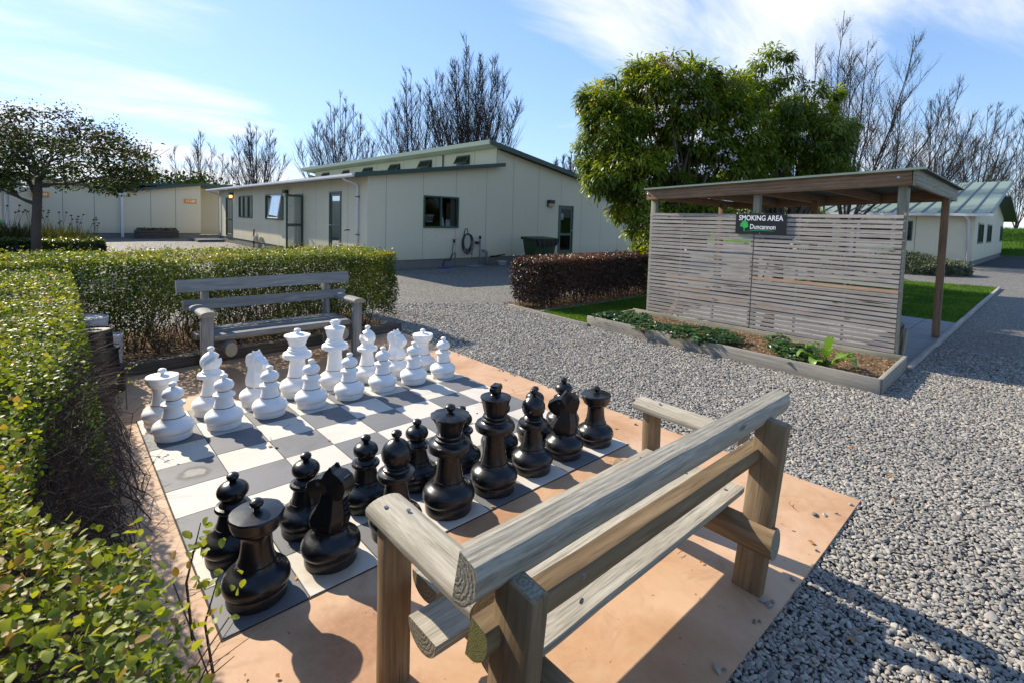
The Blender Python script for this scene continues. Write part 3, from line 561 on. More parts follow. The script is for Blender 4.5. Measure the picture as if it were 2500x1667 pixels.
for i, kd in enumerate(order_w): place(kd, 'white', jw[i][0], jw[i][1], rw[i], who_w[i], {'king': 1.0, 'knight': 1.04}.get(kd, 1.03))
pw = [.50, 1.47, 2.47, 3.46, 4.47, 5.48, 6.47, 7.5]
nw = ['rook by the left hedge', 'left bishop', 'left knight', 'queen', 'king', 'right bishop', 'right knight', 'gravel-side rook']
for i in range(8): place('pawn', 'white', pw[i], 1.5+.03*math.sin(i*2.1), i*.8, 'white pawn standing in front of the white '+nw[i], 1.0)
rb = [.2, 2.15, .9, .1, .45, 2.05, 2.2, .6]; jb = [(.50, 7.52), (1.5, 7.45), (2.5, 7.5), (3.5, 7.5), (4.5, 7.5), (5.53, 7.45), (6.5, 7.42), (7.47, 7.48)]
for i, kd in enumerate(order_b): place(kd, 'black', jb[i][0], jb[i][1], rb[i], who_b[i], {'king': 1.0, 'knight': 1.03}.get(kd, 1.02))
pb = [.47, 1.48, 2.48, 3.5, 4.52, 5.5, 6.5, 7.48]
nb_ = ['near left black rook', 'left black knight', 'left black bishop', 'black queen', 'black king, mostly hidden', 'right black bishop', 'right black knight, only its ball showing', 'right black rook']
nb_ = ['near left black rook', 'left black knight', 'left black bishop', 'black queen', 'black king', 'notched black bishop', 'right black knight', 'gravel-side black rook']
for i in range(8): place('pawn', 'black', pb[i], 6.5+.03*math.sin(i*1.3), i*.7, 'black pawn standing beyond the '+nb_[i], 1.0)
# ------------------------------------------------------------------ benches
def bench(name, Lr, arm_x, H, front_y, back_y, mats, label, group, seat_z, loc, rz, screws=True, endw=.3, blx=None, rx=0.0):
    """local frame: sitter faces -y; y runs from the front posts to the back posts"""
    wt, ws = mats; r = empty(name, loc, rz, label, 'bench', group); ew = M['wood_end']
    def scr(par, pts, axis='z'):
        if not screws: return
        for p in pts:
            mb = MB(); b = [(.0085*math.cos(a), .0085*math.sin(a)) for a in [2*PI*i/10 for i in range(10)]]
            if axis == 'z': mb.hexa([(p[0]+x, p[1]+y, p[2]) for x, y in b], [(p[0]+x*.9, p[1]+y*.9, p[2]+.003) for x, y in b])
            elif axis == 'y': mb.hexa([(p[0]+x, p[1], p[2]+y) for x, y in b], [(p[0]+x*.9, p[1]+.003, p[2]+y*.9) for x, y in b])
            else: mb.hexa([(p[0], p[1]+x, p[2]+y) for x, y in b], [(p[0]-.003, p[1]+x*.9, p[2]+y*.9) for x, y in b])
            mb.build('screw', M['screw'], par)
    az = H*.70   # underside of arms
    armprof = [(-.074, .0), (.074, .0), (.078, .022)]+[(.078*math.cos(a), .022+.034*math.sin(a)) for a in [PI*i/10 for i in range(1, 10)]]+[(-.078, .022)]
    for s in (-1, 1):
        fx = s*arm_x
        beam('front_leg', (fx, front_y, -.01), (fx, front_y, az), rect(.115, .068), [ws, ew], r, up=(0, 1, 0), seg=5, jit=.0015, endm=1, bev=.012, seed=3+s)
        bx = s*(arm_x-.115)+(blx[(s+1)//2] if blx else 0)
        beam('back_leg', (bx, back_y-.02, -.01), (bx, back_y+.055, H*.955), rect(.138, .062), [ws, ew], r, up=(1, 0, 0), seg=5, jit=.0015, endm=1, bev=.010, seed=5+s)
        o = beam('armrest', (fx-s*.002, front_y-.09, az+.002), (fx-s*.002, back_y-.15, az-.004), armprof, [wt, ew], r, up=(0, 0, 1), seg=7, jit=.0012, endm=1, seed=8+s)
        scr(r, [(fx+s*.03, front_y-.015, az+.057), (fx-s*.02, front_y+.06, az+.0605), (fx-s*.045, back_y-.09, az+.048)])
        beam('seat_bearer', (s*(arm_x-.205), front_y-.10, seat_z-.135), (s*(arm_x-.205), back_y+.10, seat_z-.135), [(.058*math.cos(a), .075*math.sin(a)) for a in [2*PI*i/16 for i in range(16)]], [ws, ew], r, up=(0, 0, 1), seg=3, endm=1, seed=6)
    # seat: three half logs, flat side up
    fl = [(a, -b) for a, b in dlog(.165, .075, 10)][::-1]
    yy = [front_y+.095, front_y+.285, front_y+.505]
    lx = [(-arm_x+.07, arm_x-.07), (-arm_x+.07-endw*.43, arm_x-.07+endw*.1), (-arm_x+.055, arm_x-.055)]
    for (a, b), y in zip(lx, yy):
        if rz != 0: a, b = -b, -a
        beam('seat_plank', (a, y, seat_z), (b, y, seat_z), fl, [wt, ew], r, seg=7, jit=.0015, endm=1, seed=int(y*30))
        scr(r, [(s*(arm_x-.16), y+.03, seat_z+.0005) for s in (-1, 1)]+[(s*(arm_x-.2), y-.035, seat_z+.0005) for s in (-1, 1)])
    # back rails: half logs, flat side to the sitter, dome to the rear, tilted with the back legs
    lean = Vector((0, .11, 1)).normalized()
    for nm, zc, w, th, half in (('back_rail', H*.96, .142, .080, Lr/2), ('lower_back_rail', H*.735, .118, .075, Lr/2-.06)):
        yc = back_y-.03+.10*zc/H*1.0-.031-.078
        # flat face to the sitter, sawn top edge, rounded back and underside
        prof = [(-w/2, 0.0)]+[(-w/2+w*t_, th*math.sqrt(max(0, 1-(1-t_/.62)**2))) for t_ in (.05, .13, .25, .4, .55)]+[(w*.5-w*.28, th), (w*.5-w*.10, th*.93), (w/2-w*.02, th*.80), (w/2, th*.05)]
        prof = [(-a_, b_) for a_, b_ in prof]
        o = beam(nm, (-half+rx, yc, zc), (half+rx, yc, zc+(.022 if rz else 0)), prof, [wt if nm == 'back_rail' else ws, ew if nm == 'back_rail' or rz == 0 else M['moss']], r, up=(0, 1, .0-.16), seg=9, jit=.0015, endm=1, seed=11)
        o.name = nm.replace('lower_', '')
    scr(r, [(s*(arm_x-.115), back_y+.101, H*.90) for s in (-1, 1)]+[(s*(arm_x-.115), back_y+.096, H*.82) for s in (-1, 1)], 'y')
    return r
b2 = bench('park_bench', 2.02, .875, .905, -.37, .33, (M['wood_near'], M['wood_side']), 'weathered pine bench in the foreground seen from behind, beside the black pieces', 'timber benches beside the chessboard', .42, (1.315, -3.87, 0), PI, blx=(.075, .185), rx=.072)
b1 = bench('park_bench', 1.98, .82, .965, -.33, .33, (M['wood_far'], M['wood_far']), 'grey weathered bench against the back hedge, facing the white pieces', 'timber benches beside the chessboard', .455, (1.495, 1.13, 0), 0.0, screws=False)
# ------------------------------------------------------------------ loose pebbles: instanced stones over the gravel that is near enough to read
def pebbles():
    c = np.array([C0.x, C0.y]); P = []
    xs, ys = np.meshgrid(np.arange(-.2, 9.6, .0165), np.arange(-5.6, 5.2, .0165)); P = np.c_[xs.ravel(), ys.ravel()]+RS.uniform(-.010, .010, (xs.size, 2))
    d = np.linalg.norm(P-c, axis=1); a = np.degrees(np.arctan2(P[:, 0]-c[0], P[:, 1]-c[1]))
    keep = (d > 1.2) & (d < 10.5) & (a > 12) & (a < 96); dens = np.clip(1.12-d/16, .5, 1); keep &= RS.rand(len(P)) < dens
    e1 = 3.375+.008*np.sin(P[:, 1]*5)+RS.normal(0, .006, len(P)); e2 = -4.325+.010*np.sin(P[:, 0]*3.1+.5)+RS.normal(0, .008, len(P))+.03*(P[:, 0] < 2)
    ter = (P[:, 0] < e1) & (P[:, 1] > e2) & (P[:, 1] < 1.62+.07*P[:, 0]*.3)
    keep &= ~ter
    for poly in ([(6.22, -3.88), (7.65, -3.88), (7.65, .2), (6.36, .27)], [(6.19, .2), (12, .2), (12, 2.6), (6.38, 2.45)], [(7.5, -3.93), (13, -3.93), (13, .3), (7.5, .3)], [(-5, -6), (-.1, -6), (-.1, 1.5), (3.5, 1.72), (3.62, 3.7), (-5, 3.7)]): keep &= ~inpoly(P, poly)
    P = P[keep]; ns_ = 60; q_ = RS.exponential(.022, ns_); tx = RS.uniform(.4, 3.3, ns_); P = np.r_[P, np.c_[np.where(RS.rand(ns_) < .45, 3.37-q_, tx), np.where(RS.rand(ns_) < .45, RS.uniform(-4.2, 1.4, ns_), 0)]]; e_ = P[-ns_:]; e_[e_[:, 1] == 0] = np.c_[tx, -4.32+q_][e_[:, 1] == 0]; n = len(P); near = np.linalg.norm(P-c, axis=1)
    s = np.exp(RS.normal(0, .26, n))*.0081*np.clip(.93+near*.035, 1, 1.35)
    me = bpy.data.meshes.new('loose_pebbles'); me.vertices.add(n)
    z = -.020+RS.uniform(0, .009, n)+.005*sn(np.c_[P, np.zeros(n)], 7, 5)
    z[-ns_:] = .006; me.vertices.foreach_set('co', np.c_[P, z].astype(np.float32).ravel())
    sv = np.c_[s*RS.uniform(1.05, 1.75, n), s*RS.uniform(.8, 1.15, n), s*RS.uniform(.42, .72, n)].astype(np.float32)
    a = me.attributes.new('sc', 'FLOAT_VECTOR', 'POINT'); a.data.foreach_set('vector', sv.ravel())
    rv = np.c_[RS.normal(0, .28, n), RS.normal(0, .28, n), RS.uniform(0, 6.28, n)].astype(np.float32)
    a = me.attributes.new('ro', 'FLOAT_VECTOR', 'POINT'); a.data.foreach_set('vector', rv.ravel())
    me.update(); o = bpy.data.objects.new('loose_pebbles', me); COL.objects.link(o); tag(o, kind='stuff')
    ng = bpy.data.node_groups.new('pebbles', 'GeometryNodeTree'); ng.interface.new_socket('Geometry', in_out='INPUT', socket_type='NodeSocketGeometry'); ng.interface.new_socket('Geometry', in_out='OUTPUT', socket_type='NodeSocketGeometry')
    q = ng.nodes; l = ng.links; gi = q.new('NodeGroupInput'); go = q.new('NodeGroupOutput')
    ico = q.new('GeometryNodeMeshIcoSphere'); ico.inputs['Radius'].default_value = 1; ico.inputs['Subdivisions'].default_value = 3
    pos = q.new('GeometryNodeInputPosition'); nz = q.new('ShaderNodeTexNoise'); nz.inputs['Scale'].default_value = .9; l.new(pos.outputs[0], nz.inputs['Vector'])
    vm = q.new('ShaderNodeVectorMath'); vm.operation = 'SUBTRACT'; l.new(nz.outputs['Color'], vm.inputs[0]); vm.inputs[1].default_value = (.5, .5, .5)
    vs = q.new('ShaderNodeVectorMath'); vs.operation = 'SCALE'; l.new(vm.outputs[0], vs.inputs[0]); vs.inputs['Scale'].default_value = .9
    sp = q.new('GeometryNodeSetPosition'); l.new(ico.outputs[0], sp.inputs['Geometry']); l.new(vs.outputs[0], sp.inputs['Offset'])
    ss = q.new('GeometryNodeSetShadeSmooth'); l.new(sp.outputs[0], ss.inputs['Geometry'])
    sm = q.new('GeometryNodeSetMaterial'); l.new(ss.outputs[0], sm.inputs['Geometry']); sm.inputs['Material'].default_value = M['pebble']
    ip = q.new('GeometryNodeInstanceOnPoints'); l.new(gi.outputs[0], ip.inputs['Points']); l.new(sm.outputs[0], ip.inputs['Instance'])
    for nm, sk in (('sc', 'Scale'), ('ro', 'Rotation')):
        at = q.new('GeometryNodeInputNamedAttribute'); at.data_type = 'FLOAT_VECTOR'; at.inputs[0].default_value = nm; l.new(at.outputs[0], ip.inputs[sk])
    l.new(ip.outputs[0], go.inputs[0]); o.modifiers.new('pebbles', 'NODES').node_group = ng
    print('pebbles', n)
pebbles()
# ------------------------------------------------------------------ hedges
def twigs(name, n, base, top, r0, mat, par, kink=.04, sides=3, seg=5, br=1, **kw):
    """n bare stems: base(i)->top(i) with side shoots, numpy-free tubes"""
    mb = MB()
    for i in range(n):
        a = Vector(base(i)); b = Vector(top(i)); pts = []
        for j in range(seg+1):
            t = j/seg; p = a.lerp(b, t)+Vector((rnd.gauss(0, kink), rnd.gauss(0, kink), rnd.gauss(0, kink*.5)))*(1 if 0 < j else 0); pts.append(p)
        rr = r0*rnd.uniform(.5, 1.4); mb.tube(pts, [rr*(1-.7*j/seg) for j in range(seg+1)], sides, cap=False)
        for _ in range(br):
            j = rnd.randint(1, seg-1); d = Vector((rnd.gauss(0, 1), rnd.gauss(0, 1), rnd.uniform(-.1, .9))).normalized()*rnd.uniform(.08, .26)
            mb.tube([pts[j], pts[j]+d*.5+Vector((0, 0, .02)), pts[j]+d], [rr*.5, rr*.35, rr*.15], 3, cap=False)
    return mb.build(name, mat, par, **kw)
# left hedge: top near z 1.15, face towards the board mostly bare stems
LH = empty('clipped_hedge', (-1.4, -2, 0), label='clipped green hedge filling the lower left, bare brown stems on its face beside the board', cat='hedge', group='green hedges')
def hx(y):    # edge of the leafy top towards the board (x), as surveyed
    return np.interp(y, [-6, -4.6, -4.15, -3.9, -3.55, -2.9, -2.4, -1.5, 0, 1.4], [-.36, -.36, -.36, -.38, -.56, -.56, -.46, -.39, -.38, -.38])
def topz(x, y): 
    P = np.c_[x, y, 0*x]; return 1.15+.028*sn(P, 5, 21)+.018*sn(P, 13, 22)-.03*np.clip((y-1)/1., 0, 1)
def lhed():
    P = []; Nr = []; sz = []
    n = 88000; y = -5.5+RS.rand(n)*7.2; x = -3.3+RS.rand(n)*3.3; near = np.hypot(x-C0.x, y-C0.y); ok = (x < hx(y)+.02*sn(np.c_[x, y, x], 12, 4)) & ((x > -1.9) | (y > -1.4)) & ((near > .34)); x, y = x[ok], y[ok]; n = len(x)
    m_ = 46000; yn = -5.2+RS.rand(m_)*3.2; xn = -1.9+RS.rand(m_)*1.6; okn = (xn < hx(yn)+.02*sn(np.c_[xn, yn, xn], 12, 4)) & (np.hypot(xn-C0.x, yn-C0.y) > .34); x = np.r_[x, xn[okn]]; y = np.r_[y, yn[okn]]; n = len(x)
    dep = RS.exponential(.045, n)-.015; edge = np.clip((hx(y)-x)/.16, 0, 1); z = topz(x, y)-dep-.07*(1-edge)**2
    thin = sn(np.c_[x, y, z], 6, 31); ok = (thin+.95+RS.normal(0, .25, n) > 0); x, y, z = x[ok], y[ok], z[ok]; n = len(x)
    A = np.c_[x, y, z]; NA = np.c_[RS.normal(0, .55, (n, 2)), np.abs(RS.normal(.9, .3, n))]
    # side face towards the board: sparse patches
    m = 15000; y2 = -5.4+RS.rand(m)*7.0; z2 = .12+RS.rand(m)**.6*.98; x2 = hx(y2)+.02+(1.1-z2)*.16-RS.exponential(.06, m)
    pt = sn(np.c_[x2, y2*1.3, z2*1.6], 3.2, 8)+1.5*(z2-.80)+RS.normal(0, .22, m); ok = (pt > .36) | ((y2 > .3) & (pt > -.35)) | ((z2 > 1.0) & (pt > .0)); x2, y2, z2 = x2[ok], y2[ok], z2[ok]; m = len(x2)
    B_ = np.c_[x2, y2, z2]; NB = np.c_[np.abs(RS.normal(.8, .4, m)), RS.normal(0, .5, (m, 2))+np.array([0, .3])]
    # end face at the passage
    q = 5000; x3 = -3.2+RS.rand(q)*2.9; z3 = .2+RS.rand(q)*.92; y3 = 1.55+RS.normal(0, .07, q); C_ = np.c_[x3, y3, z3]; NC = np.c_[RS.normal(0, .5, q), np.abs(RS.normal(.8, .3, q)), RS.normal(.2, .4, q)]
    # upright sprigs standing out of the clipped top
    k_ = 300; sx = -2.4+RS.rand(k_)*2.3; sy = -5+RS.rand(k_)*6.4; sx = np.minimum(sx, hx(sy)-.01); D_ = []; ND = []
    for a_, b_ in zip(sx, sy):
        if np.hypot(a_-C0.x, b_-C0.y) < .5: continue
        h_ = rnd.uniform(.03, .10)
        for j in range(9): D_.append((a_+rnd.gauss(0, .012), b_+rnd.gauss(0, .012), 1.14+h_*j/8)); ND.append((rnd.gauss(0, 1), rnd.gauss(0, 1), .7))
    f_ = 26000; yi = RS.uniform(-5.4, 1.5, f_); zi = RS.uniform(.45, 1.08, f_); xi = hx(yi)-.16-RS.exponential(.5, f_); E_ = np.c_[xi, yi, zi]; okf = np.linalg.norm(E_-np.array(C0), axis=1) > .8; E_ = E_[okf]; NE = RS.normal(size=E_.shape)
    P = np.r_[A, B_, C_, np.array(D_), E_]; Nn = np.r_[NA, NB, NC, np.array(ND), NE]; n = len(P)
    D = np.c_[RS.normal(0, .8, (n, 2)), RS.normal(.25, .4, n)]; D[len(A):len(A)+m, 0] += .4
    d = np.linalg.norm(P-np.array(C0), axis=1); s = RS.uniform(.011, .024, n); s[-len(E_):] *= 1.9
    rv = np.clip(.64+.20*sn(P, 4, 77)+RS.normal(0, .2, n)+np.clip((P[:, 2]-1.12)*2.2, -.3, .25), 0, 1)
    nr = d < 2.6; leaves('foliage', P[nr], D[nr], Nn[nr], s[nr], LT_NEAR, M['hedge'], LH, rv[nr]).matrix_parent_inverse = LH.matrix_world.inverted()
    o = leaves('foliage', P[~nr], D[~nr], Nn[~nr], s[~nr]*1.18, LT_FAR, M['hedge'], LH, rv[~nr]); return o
LH.matrix_world = Matrix.Translation((-1.4, -2, 0)); lhed()
hxf = lambda y: float(hx(y))
def b_(i): globals()['_y'] = rnd.uniform(-5.3, 1.5); return (hxf(_y)-.02+rnd.uniform(-.02, .34)*1.0-rnd.choice([0, 0, .3, .7, 1.3])*rnd.random(), _y, -.02)
def t_(i): y = _y+rnd.gauss(0, .18); return (hxf(y)-.04-rnd.random()**1.5*.55, y, rnd.uniform(.75, 1.12))
twigs('stems', 1900, b_, t_, .0036, M['twig'], LH, .045, 4, 7, 6)
def b2_(i): globals()['_y'] = rnd.uniform(-5.2, 1.3); return (hxf(_y)-.10-rnd.random()*2, _y, rnd.uniform(.45, .9))
def t2_(i): return (hxf(_y)+rnd.uniform(-.35, .02)-(rnd.random()*1.8), _y+rnd.gauss(0, .1), rnd.uniform(.95, 1.14))
twigs('twigs', 1500, b2_, t2_, .0017, M['twig'], LH, .02, 3, 4, 3)
def b3_(i): globals()['_y'] = rnd.uniform(-5.0, .6); return (hxf(_y)-.02, _y, rnd.uniform(.05, .75))
def t3_(i): return (hxf(_y)+rnd.uniform(.0, .12), _y+rnd.gauss(0, .14), rnd.uniform(.06, .7))
twigs('twigs', 1100, b3_, t3_, .0022, M['twig'], LH, .018, 3, 4, 3)
# two long shoots with bright leaves that stand clear of the face
for nm, pts, ns in (('shoot', [G((470, 1560), .62), G((455, 1420), .86), G((490, 1275), 1.02)], 34), ('shoot', [G((520, 1640), .5), G((500, 1520), .72), G((535, 1400), .86)], 20), ('shoot', [G((310, 1000), .25), G((306, 930), .42), G((318, 890), .55)], 14)):
    MB().tube([p for p in pts], [.004, .003, .0012], 5).build(nm, M['twig'], LH)
    P = []; 
    for i in range(ns):
        t = .35+.65*i/ns; p = pts[0].lerp(pts[1], t*2) if t < .5 else pts[1].lerp(pts[2], t*2-1); P.append(p+Vector((rnd.gauss(0, .03), rnd.gauss(0, .03), rnd.gauss(0, .015))))
    P = np.array([tuple(p) for p in P]); n = len(P); leaves('shoot_leaves', P, RS.normal(size=(n, 3))+[0, 0, .3], RS.normal(0, .6, (n, 3))+[0, 0, .8], .024, LT_NEAR, M['hedge'], LH, np.clip(RS.normal(.8, .12, n), 0, 1))
for ch in LH.children: ch.matrix_parent_inverse = Matrix.Translation((1.4, 2, 0))
# back hedge behind the far bench
def boxhedge(root, x0, x1, y0, y1, zt, nt, nf, mat, size, seed, leafT=LT_FAR, thr=-.6, front_gap=0.0, ends=(True, True), inv=None, colshift=0.0, zlow=.08, topbright=.3):
    A = []; NN = []
    n = nt; x = RS.uniform(x0, x1, n); y = RS.uniform(y0, y1, n); P0 = np.c_[x, y, 0*x]; z = zt+.03*sn(P0, 4, seed)+.015*sn(P0, 12, seed+1)-RS.exponential(.035, n)
    A.append(np.c_[x, y, z]); NN.append(np.c_[RS.normal(0, .5, (n, 2)), np.abs(RS.normal(.9, .3, n))])
    n = nf; x = RS.uniform(x0, x1, n); z = zlow+RS.rand(n)**.72*(zt-zlow); dz = RS.exponential(.09, n); y = y0+.04*sn(np.c_[x, z, z], 5, seed+2)+dz+(zt-z)*.03
    thin = sn(np.c_[x*1.2, z*1.5, z*0], 5.5, seed+3)*.8+(z/zt-.55)*1.1+RS.normal(0, .35, n); ok = thin > thr; A.append(np.c_[x, y, z][ok]); NN.append(np.c_[RS.normal(0, .5, n), -np.abs(RS.normal(.8, .3, n)), RS.normal(.15, .4, n)][ok])
    n = nf//3; x = RS.uniform(x0, x1, n); z = zlow+RS.rand(n)**.8*(zt-zlow); y = y1+.04*sn(np.c_[x, z, z], 5, seed+5)-RS.exponential(.07, n); A.append(np.c_[x, y, z]); NN.append(np.c_[RS.normal(0, .5, n), np.abs(RS.normal(.8, .3, n)), RS.normal(.15, .4, n)])
    for s_, on in ((-1, ends[0]), (1, ends[1])):
        if not on: continue
        n = int(nf*(y1-y0)/(x1-x0)*1.3); y = RS.uniform(y0, y1, n); z = zlow+RS.rand(n)**.8*(zt-zlow); x = (x0 if s_ < 0 else x1)+s_*.07*sn(np.c_[y, z, z], 5, seed+7)-s_*RS.exponential(.08, n)+s_*.05*np.sin(z/zt*PI)
        A.append(np.c_[x, y, z]); NN.append(np.c_[s_*np.abs(RS.normal(.8, .3, n)), RS.normal(0, .5, n), RS.normal(.15, .4, n)])
    n = int(nf*.55); fi = RS.uniform(zlow+.12, zt-.08, n); A.append(np.c_[RS.uniform(x0+.15, x1-.15, n), RS.uniform(y0+.12, y1-.12, n), fi]); NN.append(RS.normal(size=(n, 3)))   # leaves inside the hedge
    n = nt//40; x = RS.uniform(x0, x1, n); y = RS.uniform(y0, y1, n)   # sprigs
    for j in range(5): A.append(np.c_[x+RS.normal(0, .015, n), y+RS.normal(0, .015, n), zt+j*.018*RS.rand(n)+.02]); NN.append(np.c_[RS.normal(size=(n, 2)), np.ones(n)])
    P = np.concatenate(A); Nn = np.concatenate(NN); n = len(P); D = np.c_[RS.normal(0, .8, (n, 2)), RS.normal(.2, .5, n)]
    rv = np.clip(.42+colshift-.22*(P[:, 2] < zt-.1)+.2*sn(P, 3, seed+9)+RS.normal(0, .2, n)+np.clip((P[:, 2]-zt+.06)*4, 0, topbright), 0, 1)  # leaves below the top toned darker: shade of the face put into their colour
    o = leaves('foliage', P, D, Nn, size*RS.uniform(.7, 1.3, n), leafT, mat, root, rv)
    if inv is not None: o.matrix_parent_inverse = inv
    return o
BH = empty('clipped_hedge', (0, 0, 0), label='green clipped hedge behind the far bench, dark on the side facing the board', cat='hedge', group='green hedges')
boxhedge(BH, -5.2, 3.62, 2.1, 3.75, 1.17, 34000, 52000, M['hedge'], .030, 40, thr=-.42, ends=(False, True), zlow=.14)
def b4(i): globals()['_x'] = rnd.choice([rnd.uniform(-5, 3.3), round(rnd.uniform(-4.8, 3.2)/.45)*.45]); globals()['_yy'] = rnd.uniform(2.25, 3.6); return (_x, _yy, -.02)
def t4(i): return (_x+rnd.gauss(0, .22), _yy+rnd.gauss(0, .15), rnd.uniform(.6, 1.12))
twigs('stems', 900, b4, t4, .0065, M['twig'], BH, .04, 4, 5, 4)
BH.location = (0, 0, 0)
# red hedge
RH = empty('clipped_hedge', (0, 0, 0), label='dark red clipped hedge beside the slatted shelter', cat='hedge')
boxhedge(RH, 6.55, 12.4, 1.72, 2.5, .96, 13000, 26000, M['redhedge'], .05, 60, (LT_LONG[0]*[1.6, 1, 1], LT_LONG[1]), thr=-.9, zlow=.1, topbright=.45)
def b5(i): globals()['_x'] = rnd.uniform(6.55, 12.3); globals()['_yy'] = rnd.uniform(1.75, 2.5); return (_x, _yy, -.02)
def t5(i): return (_x+rnd.gauss(0, .12), _yy+rnd.gauss(0, .08), rnd.uniform(.6, .93))
twigs('stems', 500, b5, t5, .006, M['twig'], RH, .03, 4, 5, 4)
# leaf litter below the back hedge and on the bed
def litter(name, x0, x1, y0, y1, n, z, s=.03):
    P = np.c_[RS.uniform(x0, x1, n), RS.uniform(y0, y1, n), z+RS.uniform(0, .02, n)]; return leaves(name, P, np.c_[RS.normal(size=(n, 2)), RS.normal(0, .25, n)], np.c_[RS.normal(0, .45, (n, 2)), np.ones(n)], s*RS.uniform(.5, 1.3, n), LT_FAR, M['drygrass'], kind='stuff')
litter('leaf_litter', -.4, 3.5, 1.82, 4.2, 5200, 0.0, .042)
litter('red_hedge_litter', 6.45, 12.3, 1.58, 2.7, 3200, .0, .04)
# black tubs and pale drums behind the left hedge
def tub(name, loc, prof, mat, label, cat, group=None):
    r = MB(); r.lathe(prof, 36); o = r.build(name, mat, None, label=label, cat=cat, group=group); o.location = loc; return autosmooth(o, 30)
tub('planter_tub', (-.20, 1.03, 0), [(.215, 0), (.22, .02), (.205, .20), (.225, .205), (.225, .235), (.20, .24)], M['blackplas'], 'widest black tub at the foot of the stack beside the left hedge', 'tub', 'black tubs stacked by the left hedge')
tub('planter_tub', (-.21, 1.02, .2405), [(.18, 0), (.185, .01), (.176, .17), (.19, .175), (.19, .20), (.17, .205)], M['blackplas'], 'black tub in the middle of the stack beside the left hedge', 'tub', 'black tubs stacked by the left hedge')
tub('planter_tub', (-.23, 1.01, .446), [(.158, 0), (.16, .01), (.150, .155), (.158, .16), (.158, .175), (.143, .178), (.138, .165), (.075, .160), (.07, .150), (.01, .148)], M['blackplas'], 'black topmost tub with a recessed round base, beside the left hedge', 'tub', 'black tubs stacked by the left hedge')
tub('plastic_drum', (-.26, 1.50, 0), [(.17, 0), (.18, .02), (.18, .60), (.186, .605), (.186, .655), (.175, .66), (.168, .645), (.02, .64)], M['whiteplas'], 'dull white drum with a ringed lid behind the black tubs', 'drum')
tub('plastic_bucket', (-.075, 1.44, .0), [(.09, 0), (.10, .02), (.11, .43), (.116, .44), (.116, .465), (.105, .47), (.10, .45), (.01, .44)], M['whiteplas'], 'small white bucket peeping out right of the black tubs', 'bucket')
# ------------------------------------------------------------------ garden bed
GB = empty('garden_bed', (6.85, -1.8, 0), label='raised timber garden bed along the foot of the slatted screen', cat='garden bed')
def gb(p): return (p[0]-6.85, p[1]+1.8, p[2])
beam('front_board', gb((6.255, .27, .055)), gb((6.09, -3.89, .055)), rect(.045, .20), [M['bedwood'], M['bedwood']], GB, seg=10, jit=.002, bev=.004)
beam('end_board', gb((6.115, -3.885, .055)), gb((7.60, -3.855, .055)), rect(.045, .20), [M['bedwood'], M['bedwood']], GB, seg=5, jit=.002, bev=.004)
beam('end_board', gb((6.28, .26, .045)), gb((7.62, .27, .045)), rect(.04, .16), [M['wood_greenish'], M['bedwood']], GB, seg=5, jit=.002, bev=.004)
beam('back_board', gb((7.56, .24, .055)), gb((7.56, -3.83, .055)), rect(.035, .20), [M['wood_greenish'], M['bedwood']], GB, seg=8, jit=.002, bev=.004)
g = 24; mb = MB(); vs = []; 
for i in range(g+1):
    for j in range(g*2+1):
        u, v = i/g, j/(g*2); x = 6.13+.16*(1-v)+u*(7.54-6.13-.16*(1-v)); y = .25-v*4.12; vs.append(gb((x, y, .075+.018*math.sin(x*9)*math.sin(y*4)+rnd.uniform(-.006, .006))))
w_ = g*2+1; mb.add(vs, [(i*w_+j, i*w_+j+1, (i+1)*w_+j+1, (i+1)*w_+j) for i in range(g) for j in range(g*2)]); mb.build('soil', M['soil'], GB, smooth=True)
n = 9000; P = np.c_[RS.uniform(6.2, 7.5, n), RS.uniform(-3.82, .2, n), .088+RS.uniform(0, .018, n)]
chips = leaves('bark_chips', P, np.c_[RS.normal(size=(n, 2)), RS.normal(0, .2, n)], np.c_[RS.normal(0, .4, (n, 2)), np.ones(n)], RS.uniform(.012, .035, n), (np.array([(-.2, 0, 0), (.2, .05, 0), (.25, 1, .02), (-.15, .9, 0)]), np.array([(0, 1, 2), (0, 2, 3)])), M['drygrass'], kind='stuff')
# strawberry plants: trifoliate leaves on arching stalks
def berry(n, red):
    r = empty('strawberry_plant'); P = []; D = []; Nn = []; S_ = []; st = MB()
    for i in range(n):
        a = rnd.uniform(0, 2*PI); rr = rnd.uniform(.03, .17); h_ = rnd.uniform(.05, .15)*(1.15-rr*2.5); p = Vector((rr*math.cos(a), rr*math.sin(a), h_)); st.tube([(0, 0, 0), p*.6+Vector((0, 0, .03)), p], .0016, 3, cap=False)
        for j in range(3):
            b = a+(j-1)*1.5; d = Vector((math.cos(b), math.sin(b), rnd.uniform(-.35, .1))); P.append(tuple(p)); D.append(tuple(d)); Nn.append((rnd.gauss(0, .25)+.3*math.cos(a), rnd.gauss(0, .25)+.3*math.sin(a), 1)); S_.append(rnd.uniform(.038, .062))
    rv = np.clip(RS.normal(.45, .2, len(P)), 0, .93); rv[RS.rand(len(P)) < red] = 1.0
    T_ = LT_NEAR[0]*[1.15, 1, 1.4]; leaves('leaves', np.array(P), np.array(D), np.array(Nn), np.array(S_), (T_, LT_NEAR[1]), M['berry'], r, rv); st.build('stalks', M['berry'], r); return r
protos = [berry(38, .005), berry(46, .015), berry(28, .10)]
